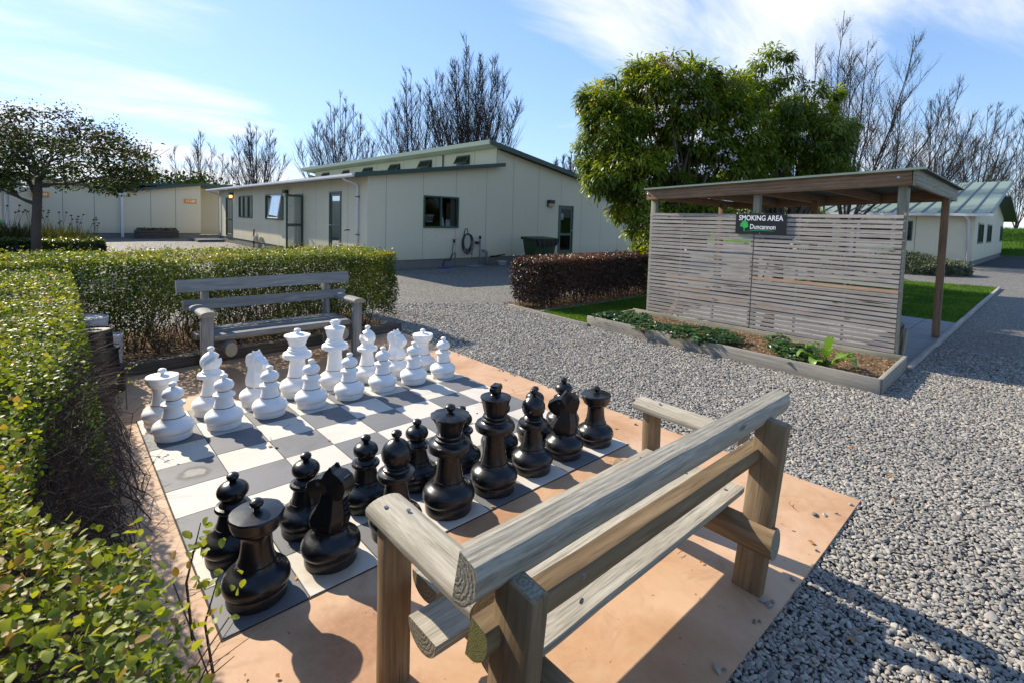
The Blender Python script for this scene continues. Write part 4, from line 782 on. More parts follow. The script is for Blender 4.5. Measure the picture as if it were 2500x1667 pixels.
spots = [(6.40, .12, 0), (6.50, -.05, 1), (6.75, .05, 0), (6.42, -.30, 1), (6.68, -.28, 0), (6.95, -.12, 2), (6.36, -.55, 2), (6.60, -.55, 1), (6.85, -.42, 0), (6.38, -.82, 1), (6.60, -.85, 0), (6.35, -1.08, 0), (6.55, -1.15, 1), (6.75, -1.25, 1), (6.40, -1.38, 0), (6.62, -1.50, 1), (6.85, -1.50, 0), (6.32, -1.62, 2), (6.48, -1.75, 1), (6.75, -1.78, 1), (7.0, -1.75, 0), (6.28, -1.95, 0), (6.50, -2.0, 1), (6.70, -2.05, 0), (6.22, -1.42, 2), (7.05, -2.52, 1), (6.80, -2.62, 0), (6.62, -2.72, 1), (6.42, -2.88, 0), (6.28, -3.02, 1), (6.98, -2.88, 0), (6.15, -1.80, 2), (6.16, -.9, 2), (6.34, -3.2, 0), (6.58, -2.92, 1)]
first = {}
for i, (x, y, kd) in enumerate(spots):
    if kd in first: o = copy_tree(protos[kd])
    else: o = protos[kd]; first[kd] = 1
    o.location = (x, y, .08); o.rotation_euler = (0, 0, i*1.3); s_ = .85+.4*((i*37) % 10)/10; o.scale = (s_, s_, s_)
    lab = 'low leafy strawberry plant in the crowded left half of the raised timber bed' if y > -2.2 else 'low leafy strawberry plant in the sparser right half of the raised timber bed'
    tag(o, lab, 'strawberry plant', 'strawberry plants in the left of the bed' if y > -2.2 else 'strawberry plants in the right of the bed')
# broad-leaved plant
r = empty('leafy_plant', (6.42, -3.28, .08), label='bright green broad-leaved plant standing at the right of the garden bed', cat='plant')
def bigleaf(a, ln, w, rise, droop):
    mb = MB(); n = 9; vs = []; L_ = []
    for i in range(n+1):
        t = i/n; rr = ln*(t if droop < .6 else math.sin(t*1.5)/1.0); z = rise*math.sin(min(1, t*1.2)*PI/2)-droop*max(0, t-.5)**2*1.6*ln; ww = w*(.10 if t < .22 else math.sin(min(1, (t-.22)/.78*1.02)*PI)**.7*.5+.02)
        if i == n: ww = .002
        c_ = Vector((rr*math.cos(a), rr*math.sin(a), z)); s_ = Vector((-math.sin(a), math.cos(a), 0)); wav = .012*math.sin(i*2.1); L_ += [c_+s_*ww+Vector((0, 0, .018+wav)), c_, c_-s_*ww+Vector((0, 0, .018-wav))]
    fs = [(3*i+j, 3*i+j+1, 3*i+4+j, 3*i+3+j) for i in range(n) for j in range(2)]; mb.add(L_, fs); return mb
for i, (a, ln, w, rs, dr) in enumerate([(-2.2, .05, .12, .36, 0), (-1.3, .30, .11, .22, .9), (-2.9, .16, .12, .25, .5), (2.2, .33, .12, .20, 1.0), (1.3, .26, .11, .24, .8), (-1.8, .34, .12, .20, 1.1), (2.9, .30, .13, .14, 1.0), (.2, .26, .1, .22, .7), (-.6, .30, .1, .18, .9), (1.8, .14, .1, .28, .4)]):
    o = bigleaf(a, ln, w, rs, dr).build('leaf', M['bigleaf'], r, smooth=True); at = o.data.attributes.new('rnd', 'FLOAT', 'POINT'); at.data.foreach_set('value', [.2+.08*i]*len(o.data.vertices))
MB().tube([(0, 0, -.02), (0, 0, .10)], [.018, .012], 8).build('stem', M['bigleaf'], r)
# ------------------------------------------------------------------ smoking shelter
SX = 7.6
SH = empty('smoking_shelter', (SX, -1.9, 0), label='open timber smoking shelter with a slatted screen and lean-to metal roof', cat='shelter')
def sh(x, y, z): return (x-SX, y+1.9, z)
def rz_(y): return 2.36-.0405*y      # roof underside height, rising towards the gravel drive
XB = 10.35
for x, y in ((7.665, -.06), (7.665, -1.88), (7.665, -3.70), (XB, -.06), (XB, -1.88), (XB+.02, -3.80)):
    beam('post', sh(x, y, -.05), sh(x, y, rz_(y)-(.02 if x < 9 else .16)), rect(.098, .098), [M['wood_greenish'] if x < 9 else M['wood_beam'], M['wood_beam']], SH, up=(1, 0, 0), seg=4, jit=.001, bev=.004, seed=int(y*9))
# front fascia beam, end fascia, rafters
beam('fascia_beam', sh(7.545, .03, rz_(0)-.085), sh(7.545, -3.80, rz_(-3.8)-.085), rect(.045, .19), [M['wood_beam'], M['wood_beam']], SH, seg=8, jit=.0012, bev=.003)
beam('fascia_beam', sh(7.522, -3.832, rz_(-3.8)-.085), sh(11.15, -3.832, rz_(-3.8)-.13), rect(.045, .20), [M['wood_greenish'], M['wood_beam']], SH, seg=8, jit=.0012, bev=.003)
beam('fascia_beam', sh(11.12, .03, rz_(0)-.13), sh(11.12, -3.80, rz_(-3.8)-.13), rect(.045, .19), [M['wood_beam'], M['wood_beam']], SH, seg=6, bev=.003)
for y in (-.02, -.92, -1.84, -2.76, -3.78): beam('rafter', sh(7.57, y, rz_(y)-.10), sh(11.09, y, rz_(y)-.13), rect(.042, .14), [M['wood_beam'], M['wood_beam']], SH, seg=3, bev=.002)
mb = MB(); nn = 74
for i in range(nn):   # corrugated roof: ribs run parallel to the slope (y), stepping along x
    x0 = 7.46+i*.051; h0 = .017 if i % 3 == 0 else 0.0; dx = .051
    def zz(x, y, h): return rz_(y)+.016-(x-7.5)*.012+h
    for (xa, xb, ha, hb) in ((x0, x0+dx*.25, 0, h0), (x0+dx*.25, x0+dx*.75, h0, h0), (x0+dx*.75, x0+dx, h0, 0)):
        mb.add([sh(xa, .045, zz(xa, .12, ha)), sh(xb, .045, zz(xb, .12, hb)), sh(xb, -3.93, zz(xb, -3.93, hb)), sh(xa, -3.93, zz(xa, -3.93, ha)), sh(xa, .045, zz(xa, .12, ha)-.006), sh(xb, .045, zz(xb, .12, hb)-.006), sh(xb, -3.93, zz(xb, -3.93, hb)-.006), sh(xa, -3.93, zz(xa, -3.93, ha)-.006)], [(0, 3, 2, 1), (4, 5, 6, 7), (3, 7, 6, 2), (0, 1, 5, 4), (0, 4, 7, 3), (1, 2, 6, 5)])
mb.build('roof', M['shelter_roof'], SH)
# light folded metal barge flashing over the front beam
beam('flashing', sh(7.50, .05, rz_(.05)+.020), sh(7.50, -3.93, rz_(-3.93)+.020), rect(.09, .028), M['roof_edge'], SH, seg=1)
for y in (.0, -3.66): 
    mb = MB(); mb.lathe([(.020, 0), (.020, .004), (.014, .010), (.002, .012)], 14); o = mb.build('bolt', M['steel'], SH, smooth=True); o.location = sh(7.522, y, rz_(y)-.07); o.rotation_euler = (0, -PI/2, 0)
# slatted screen: two panels
r_ = random.Random(3)
for nm, ya, yb in (('screen_panel', -.02, -1.872), ('screen_panel', -1.888, -3.735)):
    zc = .125; mb = MB(); newz = None; i = 0; slats = []
    while zc < 1.96:
        w = .047; slats.append((zc+r_.uniform(-.003, .003), r_.uniform(-.006, .006), r_.uniform(-.004, .004))); zc += .0645
    vs = []
    base = beam(nm, sh(7.6, ya, 0), sh(7.6, yb, 0), rect(.001, .001), M['wood_slat'], SH); mb = MB()
    Ln = abs(yb-ya)
    for z, tl, off in slats:
        if nm and yb < -3 and abs(z-.95) < .03: continue
        mb.hexa([(0, -.009+off*.3, z-.0235), (Ln, -.009+off*.3, z-.0235+tl), (Ln, .009+off*.3, z-.0235+tl), (0, .009+off*.3, z-.0235)], [(0, -.009+off*.3, z+.0235), (Ln, -.009+off*.3, z+.0235+tl), (Ln, .009+off*.3, z+.0235+tl), (0, .009+off*.3, z+.0235)])
    me = bpy.data.meshes.new(nm); me.from_pydata([tuple(v) for v in mb.v], [], mb.f); me.materials.append(M['wood_slat']); base.data = me
    for yy in (ya-.62*(1), ya-1.24): beam('batten', sh(7.625, yy, .1), sh(7.625, yy, 1.93), rect(.03, .022), M['wood_slat'], SH, up=(1, 0, 0))
beam('replacement_slat', sh(7.6, -1.89, .955), sh(7.6, -3.735, .958), rect(.02, .047), M['wood_slat_new'], SH, label='one paler pinkish replacement slat')
beam('end_stud', sh(7.642, -3.752, .02), sh(7.642, -3.752, 2.30), rect(.03, .09), [M['wood_greenish'], M['wood_beam']], SH, up=(1, 0, 0), bev=.002)
beam('base_rail', sh(7.60, -.01, .075), sh(7.60, -3.74, .065), rect(.03, .05), [M['wood_greenish'], M['wood_beam']], SH)
# sign
SG = empty('hanging_sign', (7.575, -1.97, 1.80), label='black smoking area sign with a green tree logo on the slatted screen', cat='sign')
o = MB().box(-.008, -.375, -.162, .008, .375, .162).build('board', M['signblack'], SG); bevel(o, .002, 1)
fx = lambda y, z: frame_m((-.0095, y, z), (0, -1, 0), (0, 0, 1))
textmesh('lettering', 'SMOKING AREA', .115, M['textwhite'], SG, fx(-.002, .085), .655, .0012, .0015)
textmesh('lettering', 'Duncannon', .105, M['textwhite'], SG, fx(-.042, -.050), .375, .0012, .001)
mb = MB()
for (y, z, r0) in ((0, .05, .020), (.022, .036, .02), (-.026, .034, .02), (.04, .012, .02), (0, .018, .022), (-.036, .008, .021), (.048, -.014, .018), (.02, -.008, .022), (-.012, -.012, .02), (-.044, -.022, .018), (0, -.034, .022), (-.022, -.034, .018)):
    mb.hexa([(-.0085, -(.0)+r0*math.sin(a)+y, z+r0*math.cos(a)) for a in [2*PI*i/12 for i in range(12)]][::-1], [(-.0100-.0002*len(mb.v)/24, r0*math.sin(a)+y, z+r0*math.cos(a)) for a in [2*PI*i/12 for i in range(12)]][::-1])
mb.hexa([(-.0085, .006, -.055), (-.0085, -.006, -.055), (-.0085, -.004, -.10), (-.0085, .004, -.10)], [(-.0101, .006, -.055), (-.0101, -.006, -.055), (-.0101, -.006, -.10), (-.0101, .010, -.10)])
o = mb.build('tree_logo', M['logogreen'], SG); o.location = (0, .235, -.02)
mb = MB(); pts = [(.23-.44*i/14, -.125+.028*math.sin(min(1, i/14*1.05)*PI*.78)) for i in range(15)]
for i in range(14):
    (y0, z0), (y1, z1) = pts[i], pts[i+1]; t0 = .001+.004*math.sin(i/14*PI); mb.add([(-.0098, y0, z0-t0), (-.0098, y0, z0+t0), (-.0098, y1, z1+t0), (-.0098, y1, z1-t0)], [(0, 1, 2, 3)])
mb.build('swoosh', M['logogreen'], SG)
for y, z in ((.355, .15), (-.355, .15), (-.0, -.148)): MB().lathe([(.007, 0), (.005, .003)], 10).build('screw', M['steel'], SG, smooth=True).matrix_local = Matrix.Translation((-.008, y, z))@Matrix.Rotation(-PI/2, 4, 'Y')
# inside: slanted seat with brown board, red and yellow fire-point post
r = empty('shelter_bench', (8.35, -1.9, 0), label='brown timber bench with a slanted end inside the slatted shelter', cat='bench')
for i in range(3): beam('seat_board', (-.30+i*.14, 1.7, .43), (-.30+i*.14, -1.78, .43), rect(.12, .035), M['wood_beam'], r, bev=.003)
for i in range(2): beam('back_board', (-.42-.05*i*0, 1.7, .62+i*.16), (-.42, -1.78, .62+i*.16), rect(.03, .12), M['wood_beam'], r, bev=.003)
for y in (-1.74, 0, 1.66): beam('end_frame', (-.38, y, -.01), (.10, y, .41), rect(.045, .09), M['wood_beam'], r, up=(0, 1, 0)); beam('end_frame', (.08, y, -.01), (.08, y, .41), rect(.045, .09), M['wood_beam'], r, up=(0, 1, 0))
o = beam('leaning_board', (7.74, -3.79, 0.0), (7.93, -3.80, .44), rect(.025, .10), [M['wood_greenish'], M['wood_beam']], None, up=(1, 0, 0), bev=.003); tag(o, 'short brown board leaning on the right end of the slatted screen', 'board')
r = empty('fire_point', (10.55, -.72, 0), label='red canister with yellow top seen through the slats below the sign', cat='fire point')
mb = MB(); mb.lathe([(.07, 1.05), (.075, 1.06), (.075, 1.42), (.05, 1.47), (.025, 1.49)], 20); mb.build('canister', M['red'], r, smooth=True); MB().box(-.06, -.09, 1.5, .06, .09, 1.72).build('cap', M['yellow'], r); beam('post', (0.08, 0, 0), (.08, 0, 1.7), rect(.08, .08), M['wood_beam'], r)
# ------------------------------------------------------------------ buildings
def wall(name, u0, u1, z0, top, holes, toP, inward, par, mats, joints=(), reveal=.09, jw=.012):
    """wall in a vertical plane: toP(u,z,d) -> point with depth d towards the inside; top(u) piecewise height; holes (ua,ub,za,zb)"""
    br = sorted(set([u0, u1]+[h for H in holes for h in H[:2]]+[b for b in (getattr(top, 'br', []) or []) if u0 < b < u1])); mb = MB()
    for a, b in zip(br[:-1], br[1:]):
        hs = sorted([(H[2], H[3]) for H in holes if H[0] <= a+1e-6 and H[1] >= b-1e-6]); z = z0
        for lo, hi in hs:
            if lo > z+1e-6: mb.add([toP(a, z, 0), toP(b, z, 0), toP(b, lo, 0), toP(a, lo, 0)], [(0, 1, 2, 3)])
            z = hi
        mb.add([toP(a, z, 0), toP(b, z, 0), toP(b, top(b), 0), toP(a, top(a), 0)], [(0, 1, 2, 3)])
        mb.add([toP(a, z0, .14), toP(b, z0, .14), toP(b, top(b), .14), toP(a, top(a), .14)] if not hs else [toP(a, hs[-1][1], .14), toP(b, hs[-1][1], .14), toP(b, top(b), .14), toP(a, top(a), .14)], [(3, 2, 1, 0)])
    for ua, ub, za, zb in holes:
        for (p, q) in (((ua, za), (ub, za)), ((ub, za), (ub, zb)), ((ub, zb), (ua, zb)), ((ua, zb), (ua, za))):
            mb.add([toP(*p, 0), toP(*q, 0), toP(*q, .14), toP(*p, .14)], [(0, 1, 2, 3)])
    for j in joints:   # panel joints: thin cover strips 3 mm proud
        segs = [(z0, top(j))]
        for ua, ub, za, zb in holes:
            if ua-.05 < j < ub+.05: segs = [s_ for s_ in ((z0, za-.05), (zb+.05, top(j))) if s_[1]-s_[0] > .1]
        for a, b in segs: mb.add([toP(j-jw/2, a, -.003), toP(j+jw/2, a, -.003), toP(j+jw/2, b-.01, -.003), toP(j-jw/2, b-.01, -.003)], [(0, 1, 2, 3)], 1)
    return mb.build(name, mats, par)
def frame_rect(mb, toP, ua, ub, za, zb, w, d0, d1, m=0):
    for (a, b, c, d) in ((ua, ub, za, za+w), (ua, ub, zb-w, zb), (ua, ua+w, za+w, zb-w), (ub-w, ub, za+w, zb-w)):
        P_ = [toP(u, z, dd) for dd in (d0, d1) for (u, z) in ((a, c), (b, c), (b, d), (a, d))]
        mb.add(P_, [(0, 1, 2, 3), (7, 6, 5, 4), (0, 4, 5, 1), (1, 5, 6, 2), (2, 6, 7, 3), (3, 7, 4, 0)], m)
def pane(par, toP, ua, ub, za, zb, d=.03): return MB().add([toP(ua, za, d), toP(ub, za, d), toP(ub, zb, d), toP(ua, zb, d)], [(0, 1, 2, 3)]).build('pane', M['glass'], par)
def window(par, toP, ua, ub, za, zb, mull=(), fr='door_green', w=.055, name='window'):
    mb = MB(); frame_rect(mb, toP, ua-.02, ub+.02, za-.02, zb+.02, w, -.035, .06)
    for m_ in mull:
        P_ = [toP(u, z, dd) for dd in (-.03, .05) for (u, z) in ((m_-w/2, za+w-.02), (m_+w/2, za+w-.02), (m_+w/2, zb-w+.02), (m_-w/2, zb-w+.02))]; mb.add(P_, [(0, 1, 2, 3), (7, 6, 5, 4), (0, 4, 5, 1), (1, 5, 6, 2), (2, 6, 7, 3), (3, 7, 4, 0)])
    f = mb.build(name, M[fr], par); pane(f, toP, ua, ub, za, zb, .02); return f
def slabroof(name, pts, th, mat, par):   # pts: 4 top corners ccw
    return MB().hexa([(x, y, z-th) for x, y, z in pts], pts).build(name, mat, par)
LB = empty('laundry_building', (7, 10, 0), label='long cream panel building with raised clerestory roof, green trim and open laundry door', cat='building')
lo = lambda x, y, z: (x-7, y-10, z)
fW = lambda u, z, d: lo(7+d, u, z)          # facade facing the hedge (x = 7), u = y
fS = lambda u, z, d: lo(u, 10+d, z)         # end wall facing the chessboard (y = 10), u = x
eave = lambda x: 2.97+.141*(x-6.51)
upz = lambda x: 4.57-.170*(x-12.07)
class Tp:
    def __init__(s, f, br=()): s.f = f; s.br = list(br)
    def __call__(s, u): return s.f(u)
doors = dict(d1=(26.45, 27.85, .36, 2.56), d2=(15.62, 16.58, .36, 2.54), d3=(11.98, 12.98, .36, 2.56))
hw = [(22.62, 25.08, 1.48, 2.59), (17.98, 20.45, 1.47, 2.59)]+list(doors.values())
wall('wall', 10, 29.5, .30, Tp(lambda u: eave(7)-.02), hw, lambda u, z, d: fW(u, z, d), 1, LB, [M['wall'], M['joint']], joints=[11.45+1.42*i for i in range(13)])
hs_ = [(9.12, 10.60, 1.40, 2.50), (16.12, 17.08, .30, 2.42)]
wall('wall', 7, 22.1, .27, Tp(lambda u: eave(u)-.02 if u < 12.44 else upz(u)-.02, [12.4399, 12.4401]), hs_, fS, 1, LB, [M['wall'], M['joint']], joints=[7.66, 9.09, 10.5, 11.94, 13.34, 14.81, 16.24, 17.66, 19.12, 20.53])
MB().box(*lo(7.03, 10.03, -.05), *lo(22.07, 29.4, .28)).build('plinth', M['plinth'], LB)
MB().add([lo(22.1, 10, 0), lo(22.1, 29.5, 0), lo(22.1, 29.5, 2.8), lo(22.1, 10, 2.8)], [(0, 1, 2, 3)]).add([lo(7, 29.5, 0), lo(22.1, 29.5, 0), lo(22.1, 29.5, 2.8), lo(12.4, 29.5, 4.4), lo(12.4, 29.5, 3.7), lo(7, 29.5, 3.0)], [(0, 1, 2, 3, 4, 5)]).build('wall', M['wall'], LB)
MB().box(*lo(7.2, 10.2, .281), *lo(22, 29.3, .30)).box(*lo(12.4, 10.2, .3), *lo(12.45, 29.3, 3.7)).box(*lo(7.2, 14.0, .3), *lo(12.4, 14.05, 2.95)).build('interior', M['interior'], LB)
# lower roof, clerestory, upper roof
rp = lambda x0, x1, y0, y1, f, dz=0: [lo(x0, y0, f(x0)+dz), lo(x1, y0, f(x1)+dz), lo(x1, y1, f(x1)+dz), lo(x0, y1, f(x0)+dz)]
slabroof('lower_roof', rp(6.52, 12.42, 9.78, 29.9, eave, .10), .08, M['roofmetal'], LB)
MB().hexa(rp(6.45, 12.66, 9.72, 9.775, eave, -.02), rp(6.45, 12.66, 9.72, 9.775, eave, .125)).build('barge_board', M['green_trim'], LB)
wall('clerestory_wall', 10.0, 28.5, 3.80, Tp(lambda u: 4.55), [], lambda u, z, d: lo(12.42+d, u, z), 1, LB, [M['wall'], M['joint']], joints=[11.4+2.84*i for i in range(7)], jw=.02)
slabroof('upper_roof', rp(11.86, 22.4, 9.74, 29.4, upz, .13), .10, M['roofmetal'], LB)
MB().hexa(rp(11.80, 22.45, 9.68, 9.735, upz, -.03), rp(11.80, 22.45, 9.68, 9.735, upz, .145)).build('barge_board', M['green_trim'], LB)
MB().hexa(rp(11.80, 11.855, 9.74, 29.4, upz, -.02), rp(11.80, 11.855, 9.74, 29.4, upz, .15)).build('fascia', M['roof_edge'], LB)
MB().hexa(rp(11.86, 12.41, 9.74, 29.4, upz, .002), rp(11.86, 12.41, 9.74, 29.4, upz, .025)).build('soffit', M['soffit'], LB)
fC = lambda u, z, d: lo(12.42+d, u, z)
for ya, yb in ((11.75, 12.62), (14.6, 15.55), (17.45, 18.42), (20.4, 21.4), (23.3, 24.1), (26.2, 27.2)):
    mb = MB(); frame_rect(mb, lambda u, z, d: lo(12.42+d-(4.36-z)*.55, u, z), ya, yb, 4.04, 4.36, .045, -.045, -.01); mb.hexa([fC(ya-.03, 4.0, -.02), fC(yb+.03, 4.0, -.02), fC(yb+.03, 4.0, .0), fC(ya-.03, 4.0, .0)], [fC(ya-.03, 4.40, -.02), fC(yb+.03, 4.40, -.02), fC(yb+.03, 4.40, 0), fC(ya-.03, 4.40, 0)])
    f = mb.build('awning_window', M['door_green'], LB); MB().add([lo(12.39-(4.36-z)*.55, u, z) for u, z in ((ya, 4.04), (yb, 4.04), (yb, 4.36), (ya, 4.36))], [(0, 1, 2, 3)]).build('pane', M['signblack'], f)
MB().box(*lo(12.36, 13.62, 3.8), *lo(12.40, 13.66, 4.56)).build('vent_pipe', M['blackplas'], LB)
# gutter and downpipes
mb = MB(); n = 8; prof = [(-.13, .11), (-.13, .04), (-.11, 0), (-.02, 0), (0, .04), (0, .11), (-.01, .11), (-.12, .11)]
zg = eave(6.5)-.02; mb.hexa([lo(6.5+a, 9.8, zg+b) for a, b in prof][::-1], [lo(6.5+a, 29.95, zg+b) for a, b in prof][::-1]); mb.build('gutter', M['gutter'], LB)
mb = MB(); mb.tube([lo(6.44, 10.62, 2.97), lo(6.5, 10.62, 2.90), lo(6.86, 10.6, 2.80), lo(6.94, 10.6, 2.72), lo(6.94, 10.6, 2.5), lo(6.94, 10.6, .05)], .042, 12); mb.build('downpipe', M['gutter'], LB, smooth=True)
mb = MB(); mb.tube([lo(6.44, 29.6, 2.97), lo(6.5, 29.55, 2.90), lo(6.86, 29.3, 2.80), lo(6.94, 29.3, 2.72), lo(6.94, 29.3, .05)], .042, 12); mb.build('downpipe', M['gutter'], LB, smooth=True)
for z in (1.1, 2.35): mb = MB(); mb.box(*lo(6.885, 10.54, z), *lo(6.999, 10.66, z+.03)); mb.build('pipe_bracket', M['green_trim'], LB)
# windows
window(LB, fW, 22.62, 25.08, 1.48, 2.59, (23.4, 24.3)); window(LB, fW, 17.98, 20.45, 1.47, 2.59, (19.5,))
w1_ = window(LB, fS, 9.12, 10.60, 1.40, 2.50, (9.84,), name='window')
def curtain(par, toP, ua, ub, za, zb):
    mb = MB(); n = 28; vs = []
    for i in range(n+1): u = ua+(ub-ua)*i/n; d = .16+.03*math.sin(i*1.9); vs += [toP(u, za, d), toP(u, zb, d)]
    mb.add(vs, [(2*i, 2*i+1, 2*i+3, 2*i+2) for i in range(n)]); return mb.build('curtain', M['curtain'], par, smooth=True)
curtain(LB, fW, 22.7, 23.5, 1.5, 2.55); curtain(LB, fW, 24.5, 25.0, 1.5, 2.55); curtain(LB, fW, 20.0, 20.4, 1.5, 2.55); curtain(LB, fS, 10.36, 10.57, 1.45, 2.48)
# opened casement on the facade window
a = math.radians(38); mb = MB(); fO = lambda u, z, d: lo(7-.03-(18.0+0-0+(u-18.0)*1)*0-(2.57-z)*.16-d*.0-.02+d, u, z)
frame_rect(mb, fO, 18.05, 19.40, 1.52, 2.57, .05, -.03, .0); cs = mb.build('casement', M['gutter'], LB); MB().add([fO(u, z, -.015) for u, z in ((18.1, 1.57), (19.35, 1.57), (19.35, 2.52), (18.1, 2.52))], [(0, 1, 2, 3)]).build('pane', M['glass'], cs)
# doors
def door(toP, ua, ub, za, zb, leaf=True, rail=.95):
    mb = MB(); frame_rect(mb, toP, ua-.01, ub+.01, za-.02, zb+.02, .06, -.03, .09); f = mb.build('door', M['door_green'], LB)
    if leaf:
        mb = MB(); frame_rect(mb, toP, ua+.06, ub-.06, za+.05, zb-.05, .085, .0, .04); c = [toP(u, z, d) for d in (0, .04) for u, z in ((ua+.14, za+rail-.05), (ub-.14, za+rail-.05), (ub-.14, za+rail+.05), (ua+.14, za+rail+.05))]
        mb.add(c, [(0, 1, 2, 3), (7, 6, 5, 4), (0, 4, 5, 1), (2, 6, 7, 3)]); mb.build('door_leaf', M['door_green'], f); pane(f, toP, ua+.14, ub-.14, za+.13, zb-.13, .02)
        h_ = toP(ub-.10, za+1.02, -.03); MB().box(h_[0]-.03, h_[1]-.03, h_[2]-.02, h_[0]+.03, h_[1]+.03, h_[2]+.02).build('handle', M['steel'], f)
    return f
door(fW, *doors['d3']); door(fS, 16.12, 17.08, .30, 2.42, rail=.85); door(fW, *doors['d1'])
f2 = door(fW, *doors['d2'], leaf=False)
a = math.radians(118); hx_, hy_ = 7-.03, 15.62   # leaf swung out on its near jamb
dd = (-math.sin(a)*.9, math.cos(a)*.9*1.0)
def leafP(u, z, d): return lo(hx_+dd[0]*u/.9*1.0, hy_+dd[1]*u/.9+d*.0, z) if d == 0 else lo(hx_+dd[0]*u/.9+.035*math.cos(a), hy_+dd[1]*u/.9+.035*math.sin(a)*.5, z)
mb = MB(); frame_rect(mb, leafP, 0, .86, .38, 2.5, .085, 0, 1); c = [leafP(u, z, d) for d in (0, 1) for u, z in ((.08, 1.25), (.78, 1.25), (.78, 1.36), (.08, 1.36))]; mb.add(c, [(0, 1, 2, 3), (7, 6, 5, 4), (0, 4, 5, 1), (2, 6, 7, 3)]); lf = mb.build('door_leaf', M['door_green'], f2, label='door leaf swung open outwards')
MB().add([leafP(.08, .46, 0), leafP(.78, .46, 0), leafP(.78, 2.42, 0), leafP(.08, 2.42, 0)], [(0, 1, 2, 3)]).build('pane', M['glass'], lf); q = leafP(.74, 1.42, 0); MB().box(q[0]-.06, q[1]-.05, q[2]-.02, q[0]+.06, q[1]+.05, q[2]+.02).build('handle', M['steel'], lf)
# wall fittings (each a thing fixed to the wall moves with it only as an object of its own)
def bulkhead(toP, u, z, label, lit=False):
    p = toP(u, z, 0); p = (p[0]+7, p[1]+10, p[2]); r = empty('wall_lamp', p, label=label, cat='wall lamp', group='square lamps on the laundry walls'); o_ = toP(0, 0, -1); n_ = Vector(toP(0, 0, -1))-Vector(toP(0, 0, 0)); t_ = Vector(toP(1, 0, 0))-Vector(toP(0, 0, 0))
    def b(u0, u1, z0, z1, d0, d1, nm, m):
        P_ = [tuple(t_*u_+n_*d_+Vector((0, 0, z_))) for d_ in (d0, d1) for u_, z_ in ((u0, z0), (u1, z0), (u1, z1), (u0, z1))]; mb = MB(); mb.add(P_, [(3, 2, 1, 0), (4, 5, 6, 7), (0, 1, 5, 4), (1, 2, 6, 5), (2, 3, 7, 6), (3, 0, 4, 7)]); o = mb.build(nm, m, r); bm = bmesh.new(); bm.from_mesh(o.data); bmesh.ops.recalc_face_normals(bm, faces=bm.faces); bm.to_mesh(o.data); bm.free(); bevel(o, .008, 1)
    b(-.17, .17, .0, .14, .002, .17, 'housing', M['charcoal']); b(-.17, .17, -.16, -.003, .002, .05, 'back_plate', M['charcoal']); b(-.15, .15, -.15, -.003, .053, .15, 'diffuser', M['amber'] if lit else M['lampglass'])
bulkhead(fW, 26.4, 2.68, 'dark square wall lamp glowing amber over the farthest facade door', True); bulkhead(fW, 17.5, 2.62, 'dark square wall lamp between the facade window and the open door'); bulkhead(fS, 15.52, 2.50, 'dark square wall lamp beside the door on the end wall')
sg = MB().box(-.012, -.27, -.08, 0, .27, .08).build('laundry_sign', M['paper'], label='small white laundry name sign on the wall beside the open door', cat='sign'); sg.location = (6.995, 17.0, 2.10)
textmesh('lettering', 'Laundry', .17, M['textdark'], sg, frame_m((-.014, 0, 0), (0, -1, 0), (0, 0, 1)), .42, .001, .003)
sg = MB().box(-.115, -.012, -.06, .115, 0, .06).build('door_plate', M['paper'], label='small white plate on the end wall right of the dark door', cat='sign'); sg.location = (17.30, 9.995, 1.88)
textmesh('lettering', 'No. 8', .07, M['textdark'], sg, frame_m((0, -.014, 0), (1, 0, 0), (0, 0, 1)), .15, .001, .001)
sg.children[0].data.materials[0] = M['textdark']
# behind the end-wall window
tag(MB().box(9.16, 10.16, 1.395, 10.56, 10.62, 1.43).build('window_shelf', M['interior']), 'dark shelf inside the end wall window', 'shelf')
r = empty('laundry_basket', (9.55, 10.36, 1.58), label='white laundry basket with holes behind the left window pane', cat='basket')
mb = MB(); mb.lathe([(.15, 0), (.19, .24), (.205, .25), (.205, .27), (.185, .27), (.145, .015)], 20); mb.build('tub', M['whiteplas'], r)
for i in range(5):
    for j in range(2): o = MB().box(-.018, -.004, -.03, .018, .004, .03).build('hole', M['interior'], r); o.location = (-.10+i*.055, -.178-.012*j+abs(i-1.8)*.018, .09+j*.08)
o = MB().hexa([(9.92, 10.18, 1.43), (10.14, 10.18, 1.43), (10.14, 10.20, 1.43), (9.92, 10.20, 1.43)], [(9.92, 10.18, 1.78), (10.06, 10.18, 1.78), (10.06, 10.20, 1.78), (9.92, 10.20, 1.78)]).build('folded_card', M['paper']); tag(o, 'pale upright card leaning behind the right window pane', 'card')
o = MB().box(10.18, 10.17, 1.43, 10.53, 10.175, 1.68).build('staff_notice', M['paper']); tag(o, 'white staff only notice behind the right window pane', 'notice'); textmesh('lettering', 'STAFF ONLY', .05, M['textdark'], o, frame_m((10.355, 10.167, 1.62), (1, 0, 0), (0, 0, 1)), .30, .001, .001)
MB().box(*lo(10.32, 10.3, .3), *lo(10.5, 10.36, 2.3)).build('inner_cupboard', M['wood_beam'], LB)
o = MB().box(16.2, 10.13, 1.80, 16.58, 10.135, 2.10).build('door_notice', M['paper']); tag(o, 'pale notice on the glass of the end wall door', 'notice')
mb = MB(); 
for i in range(6): mb.lathe([(.01, -.1), (.16, -.06), (.18, .02), (.12, .1), (.01, .13)], 10, c=(.07*rnd.gauss(0, 1), .22*rnd.gauss(0, 1), .05*i))
o = mb.build('linen_heap', M['paper'], smooth=True, label='heap of pale linen behind the facade window with the open casement', cat='linen'); o.location = (7.55, 18.9, 1.35)
tag(MB().box(7.25, 17.9, .3, 7.9, 20.3, 1.26).build('linen_table', M['interior']), 'dark table behind the facade window', 'table')
